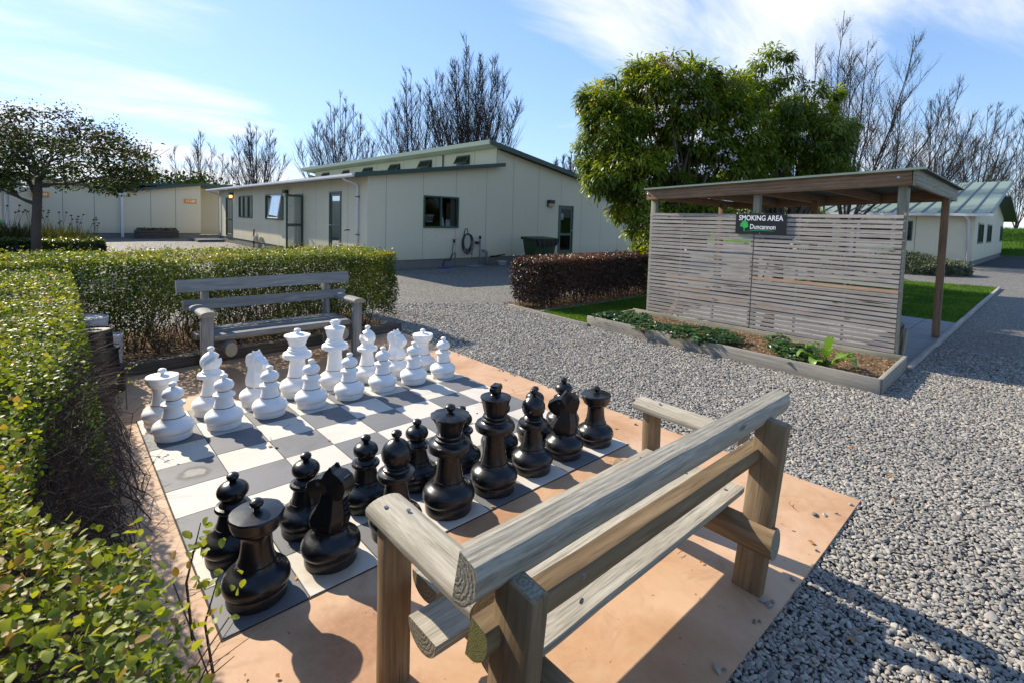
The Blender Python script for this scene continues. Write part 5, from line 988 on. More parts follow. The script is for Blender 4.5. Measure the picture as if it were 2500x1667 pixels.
# pipes, tap standpipes, hose
def thing_tube(name, pts, rad, mat, label, cat, n=10, group=None): mb = MB(); mb.tube(pts, rad, n); return mb.build(name, mat, smooth=True, label=label, cat=cat, group=group)
thing_tube('vent_stack', [(6.93, 22.15, -.02), (6.93, 22.15, .92)], .035, M['blackplas'], 'short black upright pipe against the long facade', 'pipe')
for y in (21.85, 20.95):
    mb = MB(); mb.lathe([(.10, -.12), (.11, -.05), (.09, .08), (.05, .13), (.01, .15)], 14); o = mb.build('vent_cowl', M['wall'], smooth=True, label='cream vent cowl low on the long facade, '+('next to the black pipe' if y > 21.5 else 'nearer the open door'), cat='vent', group='vent cowls on the facade'); o.location = (6.92, y, .46)
mb = MB(); mb.tube([(6.99, 11.3, 1.25), (6.85, 11.3, 1.25), (6.82, 11.3, 1.22)], .02, 6); mb.build('door_stop', M['blackplas'], label='black peg sticking out of the facade right of the closed green door', cat='door stop', smooth=True)
r = empty('standpipe', (10.42, 9.86, 0), label='grey tap standpipe with bent pipework left of the coiled hose', cat='standpipe', group='standpipes on the end wall')
MB().tube([(.0, 0, -.02), (0, 0, .42), (-.02, 0, .5)], .028, 10).build('pipe', M['pvc'], r, smooth=True); MB().tube([(0, 0, .42), (-.12, 0, .44), (-.14, 0, .6), (-.10, 0, .78), (-.07, 0, .85)], .024, 8).build('elbow', M['pvc'], r, smooth=True); MB().tube([(-.14, 0, .44), (-.2, 0, .30), (-.24, 0, .22), (-.48, 0, .22), (-.55, 0, -.02)], .022, 8).build('waste_pipe', M['blackplas'], r, smooth=True)
mb = MB(); mb.lathe([(.04, .85), (.045, .87), (.045, .93), (.03, .96)], 14, c=(-.07, 0, 0)); mb.build('valve', M['blackplas'], r); MB().box(-.16, -.02, .965, .04, .02, .985).build('lever', M['red'], r)
r = empty('standpipe', (11.58, 9.88, 0), label='tall grey tap standpipe between the coiled hose and the bent pipe', cat='standpipe', group='standpipes on the end wall')
MB().tube([(0, 0, -.02), (0, 0, .95)], .035, 10).build('pipe', M['pvc'], r, smooth=True); mb = MB(); mb.lathe([(.045, .97), (.05, .99), (.05, 1.06), (.03, 1.10)], 14); mb.build('valve', M['blackplas'], r); MB().box(-.05, -.02, 1.10, .12, .02, 1.115).build('lever', M['steel'], r); MB().box(-.16, -.02, .78, -.035, .10, .88).build('bracket', M['charcoal'], r)
thing_tube('waste_bend', [(11.78, 9.97, .52), (11.86, 9.9, .52), (11.93, 9.88, .45), (11.93, 9.88, -.02)], .05, M['pvc'], 'short bent grey waste pipe right of the tall standpipe', 'pipe')
r = empty('coiled_hose', (10.95, 9.88, .85), label='dark garden hose coiled on a hanger on the end wall', cat='hose')
for i in range(9):
    rr = .16+.014*i; mb = MB(); k_ = 28; dx = rnd.gauss(0, .01); mb.tube([(rr*math.sin(2*PI*j/k_)+dx, -.03*(i % 3)-.01, .30*(1+.035*i)*math.cos(2*PI*j/k_)-.012*i+.04) for j in range(k_+1)], .011, 6, cap=False); mb.build('loop', M['hose'], r, smooth=True)
MB().tube([(-.10, .08, .18), (-.12, 0, .40), (-.08, 0, .52), (0, 0, .52), (.04, 0, .40), (.04, 0, .25)], .016, 8).build('hanger', M['blackplas'], r, smooth=True); MB().tube([(.2, -.05, 0), (.22, -.06, -.3), (.18, -.08, -.6)], .011, 6).build('tail', M['hose'], r, smooth=True); MB().box(.185, -.075, -.47, .225, -.035, -.42).build('joiner', M['red'], r)
o = MB().box(10.75, 9.35, -.02, 11.35, 9.75, .02).build('drain_cover', M['pvc']); tag(o, 'flat grey drain cover under the coiled hose', 'drain cover'); o = MB().box(9.5, 9.45, -.015, 10.05, 9.65, .01).build('plastic_tray', M['blue']); tag(o, 'flat blue plastic piece on the gravel at the wall', 'tray')
r = MB(); r.lathe([(.14, 0), (.20, .13), (.215, .14), (.20, .145), (.135, .02), (.01, .015)], 24); o = r.build('wash_bowl', M['whiteplas'], smooth=False, label='white bowl standing under a low pipe at the end wall', cat='bowl'); o.location = (12.45, 9.55, -.02); autosmooth(o)
thing_tube('low_pipe', [(12.2, 9.98, .28), (12.3, 9.8, .30), (12.75, 9.75, .36)], .03, M['blackplas'], 'dark low pipe poking out above the white bowl', 'pipe')
# bin
r = empty('wheelie_bin', (13.85, 8.9, -.02), label='wide dark green bin with sagging black liner by the end wall', cat='bin')
body = MB().hexa([(-.46, -.30, .08), (.46, -.30, .08), (.46, .30, .08), (-.46, .30, .08)], [(-.60, -.38, 1.0), (.60, -.38, 1.0), (.60, .38, 1.0), (-.60, .38, 1.0)]); o = body.build('body', M['bin'], r); bevel(o, .03, 2)
o = MB().hexa([(-.67, -.44, 1.0), (.67, -.44, 1.0), (.67, .42, 1.0), (-.67, .42, 1.0)], [(-.68, -.45, 1.06), (.68, -.45, 1.06), (.66, .42, 1.12), (-.66, .42, 1.12)]).build('lid', M['bin'], r); bevel(o, .02, 2)
mb = MB(); n = 16; vs = []
for i in range(n+1):
    t = i/n; x = -.63+1.26*t; vs += [(x, -.455, 1.01), (x*.99, -.44+.02*math.sin(i*2), 1.0-.16-.12*math.sin(t*PI)+.03*math.sin(i*1.7))]
mb.add(vs, [(2*i, 2*i+1, 2*i+3, 2*i+2) for i in range(n)]); mb.build('liner', M['blackplas'], r)
for s_ in (-1, 1): mb = MB(); mb.lathe([(.08, -.03), (.09, -.02), (.09, .02), (.08, .03)], 16); o = mb.build('wheel', M['blackplas'], r); o.rotation_euler = (0, PI/2, 0); o.location = (s_*.42, .1, .09)
# step and dry patch at the far corner
tag(MB().box(5.6, 28.0, -.02, 6.95, 30.5, .12).build('entrance_step', M['plinth']), 'low concrete step at the far end of the laundry facade', 'step')
# ---------------- cabins at the far left
Yc = 34.0; CB = empty('cabin_block', (0, Yc, 0), label='cream cabin block with butterfly roof behind the small tree, numbered signs', cat='building')
cl = lambda x, y, z: (x, y-Yc, z); fL = lambda u, z, d: cl(u, Yc+d, z)
def topL(u): return 3.30-.14*(u+1.0) if u < 2.68 else 2.78+.155*(u-2.68)
wall('wall', -1.55, 6.87, .26, Tp(topL, [2.68]), [], fL, 1, CB, [M['wall'], M['joint']], joints=[-.05, 1.36, 2.67, 4.12, 5.45], jw=.025)
MB().box(*cl(-1.5, Yc+.04, -.05), *cl(6.8, Yc+8, .25)).build('plinth', M['plinth'], CB)
MB().add([cl(6.87, Yc, .2), cl(6.87, Yc+8, .2), cl(6.87, Yc+8, 3.4), cl(6.87, Yc, 3.4)], [(0, 1, 2, 3)]).add([cl(-1.55, Yc, .2), cl(-1.55, Yc+8, .2), cl(-1.55, Yc+8, 3.4), cl(-1.55, Yc, 3.4)], [(3, 2, 1, 0)]).build('wall', M['wall'], CB)
for a_, b_, za, zb in ((-3.6, 2.68, topL(-3.6), topL(2.68)), (2.68, 7.3, topL(2.68), topL(7.3))): MB().hexa([cl(a_, Yc-.35, za), cl(b_, Yc-.35, zb), cl(b_, Yc+8, zb), cl(a_, Yc+8, za)], [cl(a_, Yc-.35, za+.17), cl(b_, Yc-.35, zb+.17), cl(b_, Yc+8, zb+.17), cl(a_, Yc+8, za+.17)]).build('roof', M['green_trim'], CB)
MB().hexa([cl(3.4, Yc+1.5, 3.30), cl(9.2, Yc+1.5, 3.45), cl(9.2, Yc+9, 3.45), cl(3.4, Yc+9, 3.3)], [cl(3.4, Yc+1.5, 3.46), cl(9.2, Yc+1.5, 3.68), cl(9.2, Yc+9, 3.68), cl(3.4, Yc+9, 3.46)]).build('roof', M['green_trim'], CB)
MB().add([cl(6.9, Yc+4, 0), cl(10.5, Yc+4, 0), cl(10.5, Yc+4, 3.4), cl(6.9, Yc+4, 3.4)], [(0, 1, 2, 3)]).build('wall', M['wall'], CB)
MB().box(*cl(2.60, Yc-.16, .0), *cl(2.74, Yc-.04, 2.62)).box(*cl(2.52, Yc-.22, 2.56), *cl(2.88, Yc-.02, 2.78)).build('downpipe', M['gutter'], CB)
for u0, u1, z0, z1, s_ in ((-1.36, -.62, 2.28, 2.60, '1-50'), (5.93, 6.62, 2.22, 2.52, '11-20')):
    o = MB().box(u0, Yc-.04, z0, u1, Yc-.01, z1).build('number_sign', M['orange']); tag(o, 'orange sign with white room numbers '+('half hidden by the small tree trunk' if u0 < 0 else 'at the right end of the far cabin block'), 'sign', 'orange room number signs')
    textmesh('lettering', s_, .2, M['textwhite'], o, frame_m(((u0+u1)/2, Yc-.045, (z0+z1)/2), (1, 0, 0), (0, 0, 1)), (u1-u0)*.72, .001, .006)
r = empty('planter_box', (4.3, 33.0, 0), label='long low dark timber planter with clipped plants before the far cabins', cat='planter'); 
for z in (.0, .16, .32): o = MB().box(-1.12, -.28, z, 1.12, .28, z+.145).build('board', M['sleeper'], r); bevel(o, .01, 1)
n = 1400; P = np.c_[RS.uniform(-1.05, 1.05, n), RS.uniform(-.24, .24, n), .45+RS.rand(n)*.16]; leaves('plants', P, RS.normal(size=(n, 3)), np.c_[RS.normal(0, .5, (n, 2)), np.ones(n)], .06, LT_FAR, M['darkgreen'], r)
# nearer cabin end at the far left edge
CN = empty('cabin_block', (-2, 30, 0), label='cream cabin at the far left edge with two tall narrow windows', cat='building'); cn = lambda u, z, d: (d, u-30, z)
wall('wall', 18, 29.2, .3, Tp(lambda u: 2.75), [(23.6, 24.5, .9, 2.4), (26.9, 27.9, .9, 2.4)], lambda u, z, d: (-d, u-30, z), 1, CN, [M['wall'], M['joint']], joints=[20, 22, 25.6, 28.6])
for ya, yb in ((23.6, 24.5), (26.9, 27.9)): window(CN, lambda u, z, d: (-d, u-30, z), ya, yb, .9, 2.4, ((ya+yb)/2,), fr='gutter', w=.09)
MB().add([(0, -.8, .3), (0, -.8, 2.75), (-6, -.8, 3.5), (-6, -.8, .3)], [(0, 1, 2, 3)]).build('wall', M['wall'], CN); MB().add([(0, -.8, .0), (.52, 4.2, .0), (.52, 4.2, 2.8), (0, -.8, 2.8)], [(0, 1, 2, 3)]).build('side_wall', M['wall'], CN); MB().hexa([(.45, -12.5, 2.72), (.45, -.6, 2.72), (-6, -.6, 3.5), (-6, -12.5, 3.5)][::-1], [(.45, -12.5, 2.86), (.45, -.6, 2.86), (-6, -.6, 3.64), (-6, -12.5, 3.64)][::-1]).build('roof', M['green_trim'], CN)
MB().box(-5.9, -11.9, -.05, -.04, -.85, .3).build('plinth', M['plinth'], CN); MB().box(-5, -11.5, .3, -1.4, -1, 2.6).build('interior', M['interior'], CN)
# ---------------- cabin at the far right
RB = empty('cabin_block', (34.5, -2.1, 0), label='cream cabin with ribbed green metal roof beyond the shelter and lawn', cat='building'); rl = lambda x, y, z: (x-34.5, y+2.1, z)
fR = lambda u, z, d: rl(34.5+d, u, z); fE = lambda u, z, d: rl(u, -2.1+d, z)
wall('wall', -2.1, 8.6, .25, Tp(lambda u: 2.66), [(-.0+.45, 1.15, 1.2, 2.25), (1.4, 2.85, 1.1, 2.25), (4.3, 6.2, .9, 2.25)], lambda u, z, d: fR(u, z, d), 1, RB, [M['wall'], M['joint']], joints=[.3+1.42*i for i in range(6)], jw=.03)
def topE(u): return 2.66+.19*(u-34.5) if u < 46.8 else (2.66+.19*12.3-.55-.19*(u-46.8) if u > 46.8 else 4.9)
wall('wall', 34.5, 53.0, .25, Tp(topE, [46.79, 46.81]), [(36.1, 38.7, 1.15, 2.25), (41.0, 43.6, 1.15, 2.22), (50.5, 52.4, 1.15, 2.2)], fE, 1, RB, [M['wall'], M['joint']], joints=[40.4, 46.8, 48.5], jw=.03)
window(RB, fR, .45, 1.15, 1.2, 2.25); window(RB, fR, 1.4, 2.85, 1.1, 2.25, (2.1,)); window(RB, fR, 4.3, 6.2, .9, 2.25, (5.2,))
for a_, b_ in ((36.1, 38.7), (41.0, 43.6), (50.5, 52.4)): window(RB, fE, a_, b_, 1.15, 2.25, ((a_+b_)/2,), w=.09)
MB().add([rl(34.5, 8.6, 0), rl(53, 8.6, 0), rl(53, 8.6, 3.2), rl(46.8, 8.6, 4.9), rl(34.5, 8.6, 2.66)], [(0, 1, 2, 3, 4)]).build('wall', M['wall'], RB)
MB().box(*rl(34.55, -2.05, -.05), *rl(52.9, 8.5, .24)).build('plinth', M['plinth'], RB); MB().box(*rl(35.6, -1.2, .3), *rl(52, 8, 2.6)).build('interior', M['interior'], RB)
MB().hexa([rl(34.0, -2.75, 2.62), rl(47.2, -2.75, 5.13), rl(47.2, 9.0, 5.13), rl(34.0, 9.0, 2.62)], [rl(34.0, -2.75, 2.72), rl(47.2, -2.75, 5.23), rl(47.2, 9.0, 5.23), rl(34.0, 9.0, 2.72)]).build('roof', M['roofmetal'], RB)
mb = MB()
for i in range(17):
    y = -2.74+i*.68; mb.hexa([rl(34.0, y, 2.722), rl(47.2, y, 5.232), rl(47.2, y+.09, 5.232), rl(34.0, y+.09, 2.722)], [rl(34.0, y+.02, 2.78), rl(47.2, y+.02, 5.29), rl(47.2, y+.07, 5.29), rl(34.0, y+.07, 2.78)])
mb.build('roof_ribs', M['roofrib'], RB)
MB().hexa([rl(45.6, -2.8, 4.0), rl(54.5, -2.8, 2.6), rl(54.5, 8.9, 2.6), rl(45.6, 8.9, 4.0)], [rl(45.6, -2.8, 4.14), rl(54.5, -2.8, 2.74), rl(54.5, 8.9, 2.74), rl(45.6, 8.9, 4.14)]).build('rear_roof', M['green_trim'], RB)
MB().box(*rl(33.86, -2.8, 2.56), *rl(33.99, 9.0, 2.70)).build('gutter', M['gutter'], RB); mb = MB(); mb.tube([rl(33.95, -1.75, 2.58), rl(34.3, -1.8, 2.45), rl(34.42, -1.85, 2.3), rl(34.42, -1.95, .02)], .06, 10); mb.build('downpipe', M['gutter'], RB, smooth=True)
# yards, bank
sheet('asphalt_yard', [(36, -4.0), (80, -6), (80, -2.2), (53, -2.2), (36, -2.15)], -.018, M['asphalt'], kind='structure')
mb = MB(); vs = []; nx = 40; 
for i in range(nx+1):
    t = i/nx; y = -70+t*130; 
    for x, z in ((54, -.02), (56.5, .9), (59, 1.95), (61, 2.18), (66, 2.2), (75, 0)): vs.append((x+.8*math.sin(y*.2), y, z*(1+.04*math.sin(y*.7))))
mb.add(vs, [(6*i+j, 6*i+6+j, 6*i+7+j, 6*i+1+j) for i in range(nx) for j in range(5)]); mb.build('grass_bank', plain('bank_grass', (.07, .155, .018), .9, .1, var=.35, sc=1.5, bump=1.0), smooth=True, kind='structure')
n = 26000; xx = RS.uniform(54.2, 60.5, n); P = np.c_[xx, RS.uniform(-12, 6, n), np.interp(xx, [54, 56.5, 59, 61], [-.02, .9, 1.95, 2.18])]; P[:, 0] += .8*np.sin(P[:, 1]*.2)
leaves('bank_grass', P, np.c_[RS.normal(0, .4, (n, 2)), np.ones(n)], RS.normal(size=(n, 3)), RS.uniform(.08, .2, n), (LT_BLADE[0]*[3, 1, 1], LT_BLADE[1]), M['grass'], rv=np.clip(.6+.3*sn(P, .8, 2), 0, 1), kind='stuff')
sheet('far_lawn', [(17.5, 11), (40, 24), (40, 60), (17.5, 60)], -.012, M['turf'], kind='structure')
# low cream building glimpsed between evergreen and shelter
BG = empty('cabin_block', (26, 9, 0), label='cream cabin glimpsed low between the laundry end and the evergreen tree', cat='building'); wall('wall', 2.6, 9, 0, Tp(lambda u: 2.7), [(4.4, 6.0, 1.1, 2.2)], lambda u, z, d: (4+u*.2+d, u, z), 1, BG, [M['wall'], M['joint']], joints=[3.5, 7], jw=.03); window(BG, lambda u, z, d: (4+u*.2+d, u, z), 4.4, 6.0, 1.1, 2.2, (5.2,), w=.09)
MB().hexa([(4.1, 2.3, 2.7), (8, 2.3, 3.4), (11, 9, 3.4), (5.2, 9, 2.7)], [(4.1, 2.3, 2.85), (8, 2.3, 3.55), (11, 9, 3.55), (5.2, 9, 2.85)]).build('roof', M['green_trim'], BG); MB().box(6.0, 2.9, .1, 8, 8, 2.6).build('interior', M['interior'], BG)
# picnic tables
def picnic(loc, rz, label):
    r = empty('picnic_table', loc, rz, label, 'picnic table', 'picnic tables')
    for i in range(5): beam('top_plank', (-.9, -.34+.17*i, .74), (.9, -.34+.17*i, .74), rect(.155, .04), M['wood_far'], r)
    for s_ in (-1, 1):
        beam('seat_plank', (-.9, s_*.72, .44), (.9, s_*.72, .44), rect(.24, .04), M['wood_far'], r); beam('cross_bar', (s_*.62, -.80, .40), (s_*.62, .80, .40), rect(.045, .09), M['wood_beam'], r)
        for q in (-1, 1): beam('leg', (s_*.62+.045, q*.28, .71), (s_*.62+.045, q*.74, -.02), rect(.045, .10), M['wood_beam'], r)
    return r
picnic((28.6, .3, 0), PI/2*.92, 'weathered picnic table near the grey shrub and the far right cabin'); picnic((22.6, .4, 0), .5, 'dark picnic table on the gravel, seen through the slatted shelter screen')
# ------------------------------------------------------------------ trees and shrubs
def bare_tree(px, depth, top_py, halfw_px, label, seed, stems=7, lean=0.0, base_r=.22, vase=1.0, twig=.014, buds=False, group='bare winter trees', nb=13, nt=8, base_py=None):
    twig = twig*1.18
    r = random.Random(seed); loc = AT(px, depth); ht = C0.z+((ray((px, 609)).z-0)*0)+(C0+ray((px, top_py))*depth).z-C0.z; half = halfw_px/FPX*depth
    root = empty('bare_tree', tuple(loc), label=label, cat='tree', group=group)
    cr = MB(); tk = MB(); hb = ht*.14
    side = Vector((RT.x, RT.y, 0)).normalized(); fwd = Vector((-side.y, side.x, 0))
    tk.tube([(0, 0, -.1), (0, 0, hb*.5), (0, 0, hb)], [base_r*1.15, base_r, base_r*.95], 10)
    budP = []
    stems = int(stems*(1.1 if buds else 1.45))
    for s_ in range(stems):
        f = (s_+.5)/stems*2-1; f += r.uniform(-.12, .12); dep = r.uniform(-.7, .7); hh = ht*.99*(1-.34*abs(f)**1.7)*r.uniform(.88, 1.0)
        end = side*(half*.93*f+lean*hh)+fwd*half*dep*.8; n = 9; pts = []; st = Vector((0, 0, hb*r.uniform(.6, 1)))
        for i in range(n+1):
            t = i/n; sp = (1-(1-t)**(1.5*vase)); p = Vector((end.x*sp, end.y*sp, 0)); w = .012*ht*math.sin(t*7+s_)
            pts.append(Vector((p.x, p.y, st.z+(hh-st.z)*t))+Vector((r.gauss(0, w*.3), r.gauss(0, w*.3), 0)) if i else st)
        r0 = base_r*r.uniform(.22, .42); rad = [max(twig*1.15, r0*(1-t)**.85) for t in [i/n for i in range(n+1)]]; cr.tube(pts, rad, 6, cap=False)
        def at(t): k_ = min(n-1, int(t*n)); return pts[k_].lerp(pts[k_+1], t*n-k_)
        for b in range(nb):
            t = .10+.88*(b+r.random())/nb; p = at(t); az = r.uniform(0, 2*PI); d = Vector((math.cos(az), math.sin(az), 0)); ax = (at(min(1, t+.1))-p).normalized()
            ln = ht*r.uniform(.20, .42)*(1.03-t)+.25; q = [p]; cur = p; dirv = (ax*1.0+d*.75).normalized()
            for i in range(5): dirv = (dirv+Vector((0, 0, .16))+side*lean*.25+Vector((r.gauss(0, .10), r.gauss(0, .10), 0))).normalized(); cur = cur+dirv*ln/5; q.append(cur)
            br = max(twig*.9, rad[min(n, int(t*n))]*.42); cr.tube(q, [br*(1-.6*i/5)+twig*.2 for i in range(6)], 4, cap=False)
            for c_ in range(nt*2):
                u = r.uniform(.2, 1)*5; k_ = min(4, int(u)); p2 = q[k_].lerp(q[k_+1], u-k_); az = r.uniform(0, 2*PI); d2 = (dirv*.9+Vector((math.cos(az), math.sin(az), .35))*.62).normalized(); l2 = ln*r.uniform(.22, .5)+.3
                e1 = p2+d2*l2*.5; e2 = e1+(d2+Vector((0, 0, .35))).normalized()*l2*.5; cr.tube([p2, e1, e2], [twig*.55, twig*.42, twig*.22], 3, cap=False)
                if buds: budP += [tuple(e2), tuple(e1)]
    tk.build('trunk', M['barkfar'], root, smooth=True); cr.build('branches', M['barkfar'], root)
    if buds:
        P = np.array(budP); P = P[RS.rand(len(P)) < .7]; n = len(P); leaves('buds', P+RS.normal(0, .03, (n, 3)), RS.normal(size=(n, 3)), RS.normal(size=(n, 3)), RS.uniform(.03, .07, n), LT_FAR, M['flax'], root)
    return root
bare_tree(365, 62, 352, 34, 'faint small bare tree just right of the small leafy tree', 1, 4, twig=.02, nb=8, nt=5)
bare_tree(492, 56, 318, 66, 'bare tree leaning both ways above the far cabin roof', 2, 6, vase=1.6, twig=.020, nb=10, nt=6)
bare_tree(628, 54, 284, 70, 'rounded bare tree between the far cabins and the laundry roof', 3, 8, twig=.020, nb=11, nt=6)
bare_tree(832, 52, 232, 88, 'bare tree rising behind the left end of the clerestory roof', 4, 9, vase=1.35, twig=.020, nb=12, nt=7)
bare_tree(1010, 50, 165, 84, 'bare tree forming the left shoulder of the big group behind the roof', 5, 7, vase=1.2, lean=-.03, twig=.020, nb=13, nt=7)
bare_tree(1145, 50, 92, 130, 'tallest bare tree, wide vase crown behind the clerestory roof', 6, 13, twig=.021, nb=15, nt=8, base_r=.3)
bare_tree(1385, 60, 365, 66, 'low dense bare tree peeping over the right roof slope', 7, 8, twig=.026, nb=12, nt=8)
bare_tree(1990, 30, 28, 78, 'slim upright bare tree left of the pair on the right', 8, 6, twig=.012, buds=True, nb=13, nt=7, base_r=.16)
bare_tree(2060, 27, 45, 150, 'leaning budding bare tree with a bold trunk rising right of centre', 9, 8, lean=.10, twig=.011, buds=True, nb=13, nt=8, base_r=.2)
bare_tree(2170, 33, 205, 135, 'spreading bare tree with slanting branches over the shelter roof end', 10, 7, lean=.16, twig=.013, buds=True, nb=12, nt=8, base_r=.2)
bare_tree(2270, 44, 225, 75, 'fine bare tree behind the ribbed green roof', 11, 5, lean=.05, twig=.017, nb=12, nt=7)
bare_tree(2365, 46, 215, 95, 'wind-bent bare tree leaning right above the far right cabin', 12, 6, lean=.22, twig=.017, nb=12, nt=8)
bare_tree(2480, 75, 320, 45, 'small bare tree at the right edge above the grass bank', 13, 6, twig=.024, nb=9, nt=5)
bare_tree(2415, 82, 365, 25, 'thin distant bare tree beside the far cabin gable', 14, 4, twig=.024, nb=8, nt=5)
# dark conifer belt behind the far cabins
def blob_tree(name, loc, h_, w_, n, mat, label, cat, seed, group=None, leaf=.25, T_=LT_FAR):
    rs = np.random.RandomState(seed); root = empty(name, loc, label=label, cat=cat, group=group); P = []
    for i in range(16): c = np.array([rs.normal(0, w_*.28), rs.normal(0, w_*.28), h_*(.35+.5*rs.rand())]); m = n//16; d = unit(rs.normal(size=(m, 3))); P.append(c+d*w_*.28*rs.uniform(.6, 1.1, (m, 1)))
    P = np.concatenate(P); Nn = rs.normal(size=P.shape); leaves('crown', P, rs.normal(size=P.shape)+[0, 0, .4], Nn, leaf*rs.uniform(.6, 1.3, len(P)), T_, mat, root, np.clip(rs.normal(.4, .2, len(P)), 0, 1)); MB().tube([(0, 0, 0), (0, 0, h_*.6)], [w_*.05, w_*.03], 7).build('trunk', M['bark'], root, smooth=True); return root
for i, (px, h_) in enumerate([(345, 4.6), (400, 5.0), (455, 4.8), (505, 5.0), (555, 4.4), (590, 4.2), (310, 4.8), (255, 5.0), (200, 4.9)]):
    p = AT(px, 47); blob_tree('dark_evergreen', (p.x, p.y, 0), h_, 5.2, 1500, M['darkgreen'], 'dark evergreen in the shelterbelt behind the far left cabins', 'tree', 50+i, 'evergreens behind the far cabins', .32)
# ---------------- the big flowering evergreen (two crowns side by side)
def crown(root, clumps, leafn, size, mat, seed, col=0.0, bare=0.0):
    rs = np.random.RandomState(seed); P = []; D = []; Nn = []; rv = []; core = []
    for cx, cy, cz, rx, ry, rz, m in clumps:
        for i in range(m):
            d = rs.normal(size=3); d /= np.linalg.norm(d); d[2] = d[2]*.9+.12
            if d[2] < -.55: d[2] *= .5
            rad = rs.uniform(.70, 1.05); c = np.array([cx+d[0]*rx*rad, cy+d[1]*ry*rad, cz+d[2]*rz*rad]); k_ = leafn; tone = rs.normal(0, .15); ts = rs.uniform(.55, 1.15)
            if sn(c[None, :], 2.6, seed)[0]+rs.normal(0, .3) < -1.0: continue
            out = np.array([d[0], d[1], .35+.4*d[2]]); q = unit(rs.normal(size=(k_, 3))*[1, 1, .75]+out*.75); rr = (rs.rand(k_, 1)**.6)*.30*ts
            P.append(c+q*rr); dd = q*1.0; dd[:, 2] -= rs.uniform(.35, 1.1, k_); D.append(unit(dd)); Nn.append(unit(np.array([0, 0, 1.0])+q*.6+rs.normal(0, .25, (k_, 3))))
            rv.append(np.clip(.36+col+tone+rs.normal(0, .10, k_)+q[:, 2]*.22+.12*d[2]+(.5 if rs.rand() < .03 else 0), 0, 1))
    P = np.concatenate(P); leaves('crown', P, np.concatenate(D), np.concatenate(Nn), size*rs.uniform(.6, 1.25, len(P)), LT_LONG, mat, root, np.concatenate(rv)); return P
def limbs(root, clumps, base_r, seed, low=.8):
    r = random.Random(seed); mb = MB(); mb.tube([(0, 0, -.05), (.03, 0, low*.6), (0, .02, low)], [base_r*1.3, base_r, base_r*.9], 9)
    for cx, cy, cz, rx, ry, rz, m in clumps:
        for i in range(5):
            e = Vector((cx+r.uniform(-.7, .7)*rx, cy+r.uniform(-.7, .7)*ry, cz+r.uniform(-.5, .7)*rz)); s_ = Vector((0, 0, low*r.uniform(.6, 1))); md = s_.lerp(e, .5)+Vector((r.gauss(0, .15), r.gauss(0, .15), .1)); mb.tube([s_, md, e], [base_r*.45, base_r*.3, base_r*.08], 6, cap=False)
    return mb.build('trunk', M['bark'], root, smooth=True)
pA = AT(1640, 14.2); EA = empty('evergreen_tree', (pA.x, pA.y, 0), label='large evergreen with drooping leaves and pale pink blossom behind the red hedge', cat='tree')
u = Vector((RT.x, RT.y, 0)).normalized(); w = Vector((-u.y, u.x, 0)); m2 = 14.2/FPX    # across and away directions, metres per survey pixel
def cc(px, py, rpx, rpz, dep=0, m=60, p0=None, d0=14.2):
    q = C0+ray((px, py))*(d0+dep); b = p0 or pA; return (q.x-b.x, q.y-b.y, q.z, rpx*m2, rpx*m2*.95, rpz*m2, m)
cA = [cc(1610, 275, 125, 95, 0, 120), cc(1500, 330, 80, 100, -.2, 90), cc(1700, 330, 110, 110, .2, 110), cc(1520, 440, 85, 70, -.5, 90), cc(1600, 430, 100, 80, .3, 90), cc(1460, 255, 40, 40, 0, 22), cc(1550, 210, 60, 40, .1, 34), cc(1690, 205, 55, 40, 0, 34), cc(1540, 520, 45, 45, -.4, 34), cc(1450, 380, 35, 60, -.2, 26), cc(1560, 600, 28, 50, -.6, 22), cc(1770, 420, 90, 70, .4, 60), cc(1775, 250, 70, 60, .2, 50), cc(1800, 340, 80, 90, .3, 70), cc(1610, 200, 90, 50, 0, 50), cc(1660, 520, 90, 40, .6, 60), cc(1760, 540, 80, 40, .8, 44)]
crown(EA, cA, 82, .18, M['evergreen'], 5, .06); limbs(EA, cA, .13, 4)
rs = np.random.RandomState(9); fl = []; 
for px, py, s_, m in ((1640, 160, 22, 40), (1680, 200, 30, 70), (1675, 235, 28, 60), (1700, 262, 34, 80), (1610, 300, 26, 46), (1665, 340, 30, 30), (1735, 320, 30, 24), (1790, 325, 40, 60), (1770, 360, 40, 50), (1640, 400, 40, 30), (1775, 410, 36, 40), (1710, 425, 40, 26), (1600, 425, 26, 16), (1590, 215, 20, 16)):
    for i in range(int(m*.13)): a_ = C0+ray((px+rs.normal(0, s_*.45), py+rs.normal(0, s_*.5)))*(14.2-1.0-rs.rand()*.55); fl.append((a_.x-pA.x, a_.y-pA.y, a_.z))
fl = np.array(fl); P = np.repeat(fl, 8, 0)+rs.normal(0, .05, (len(fl)*8, 3)); n = len(P); leaves('blossom', P, rs.normal(size=(n, 3)), rs.normal(size=(n, 3)), .05, (LT_FAR[0]*[1.4, 1, 1], LT_FAR[1]), M['flower'], EA)
pB = AT(1905, 16.0); EB = empty('evergreen_tree', (pB.x, pB.y, 0), label='darker evergreen crown with raised tuft, right half of the pair behind the shelter', cat='tree')
m2 = 16.0/FPX; cB = [cc(1850, 330, 110, 110, 0, 100, pB, 16), cc(1950, 360, 110, 100, 0, 100, pB, 16), cc(1885, 190, 45, 60, 0, 30, pB, 16), cc(1800, 250, 70, 60, 0, 50, pB, 16), cc(1985, 270, 60, 60, 0, 36, pB, 16), cc(2030, 350, 45, 60, -.2, 34, pB, 16), cc(1900, 430, 130, 60, -.4, 90, pB, 16), cc(2010, 420, 60, 50, 0, 30, pB, 16), cc(1830, 540, 80, 50, 1.2, 50, pB, 16), cc(1930, 540, 70, 50, 1.2, 40, pB, 16), cc(1790, 400, 50, 80, .2, 36, pB, 16)]
crown(EB, cB, 80, .18, M['evergreen'], 6, -.08); limbs(EB, cB, .14, 7)
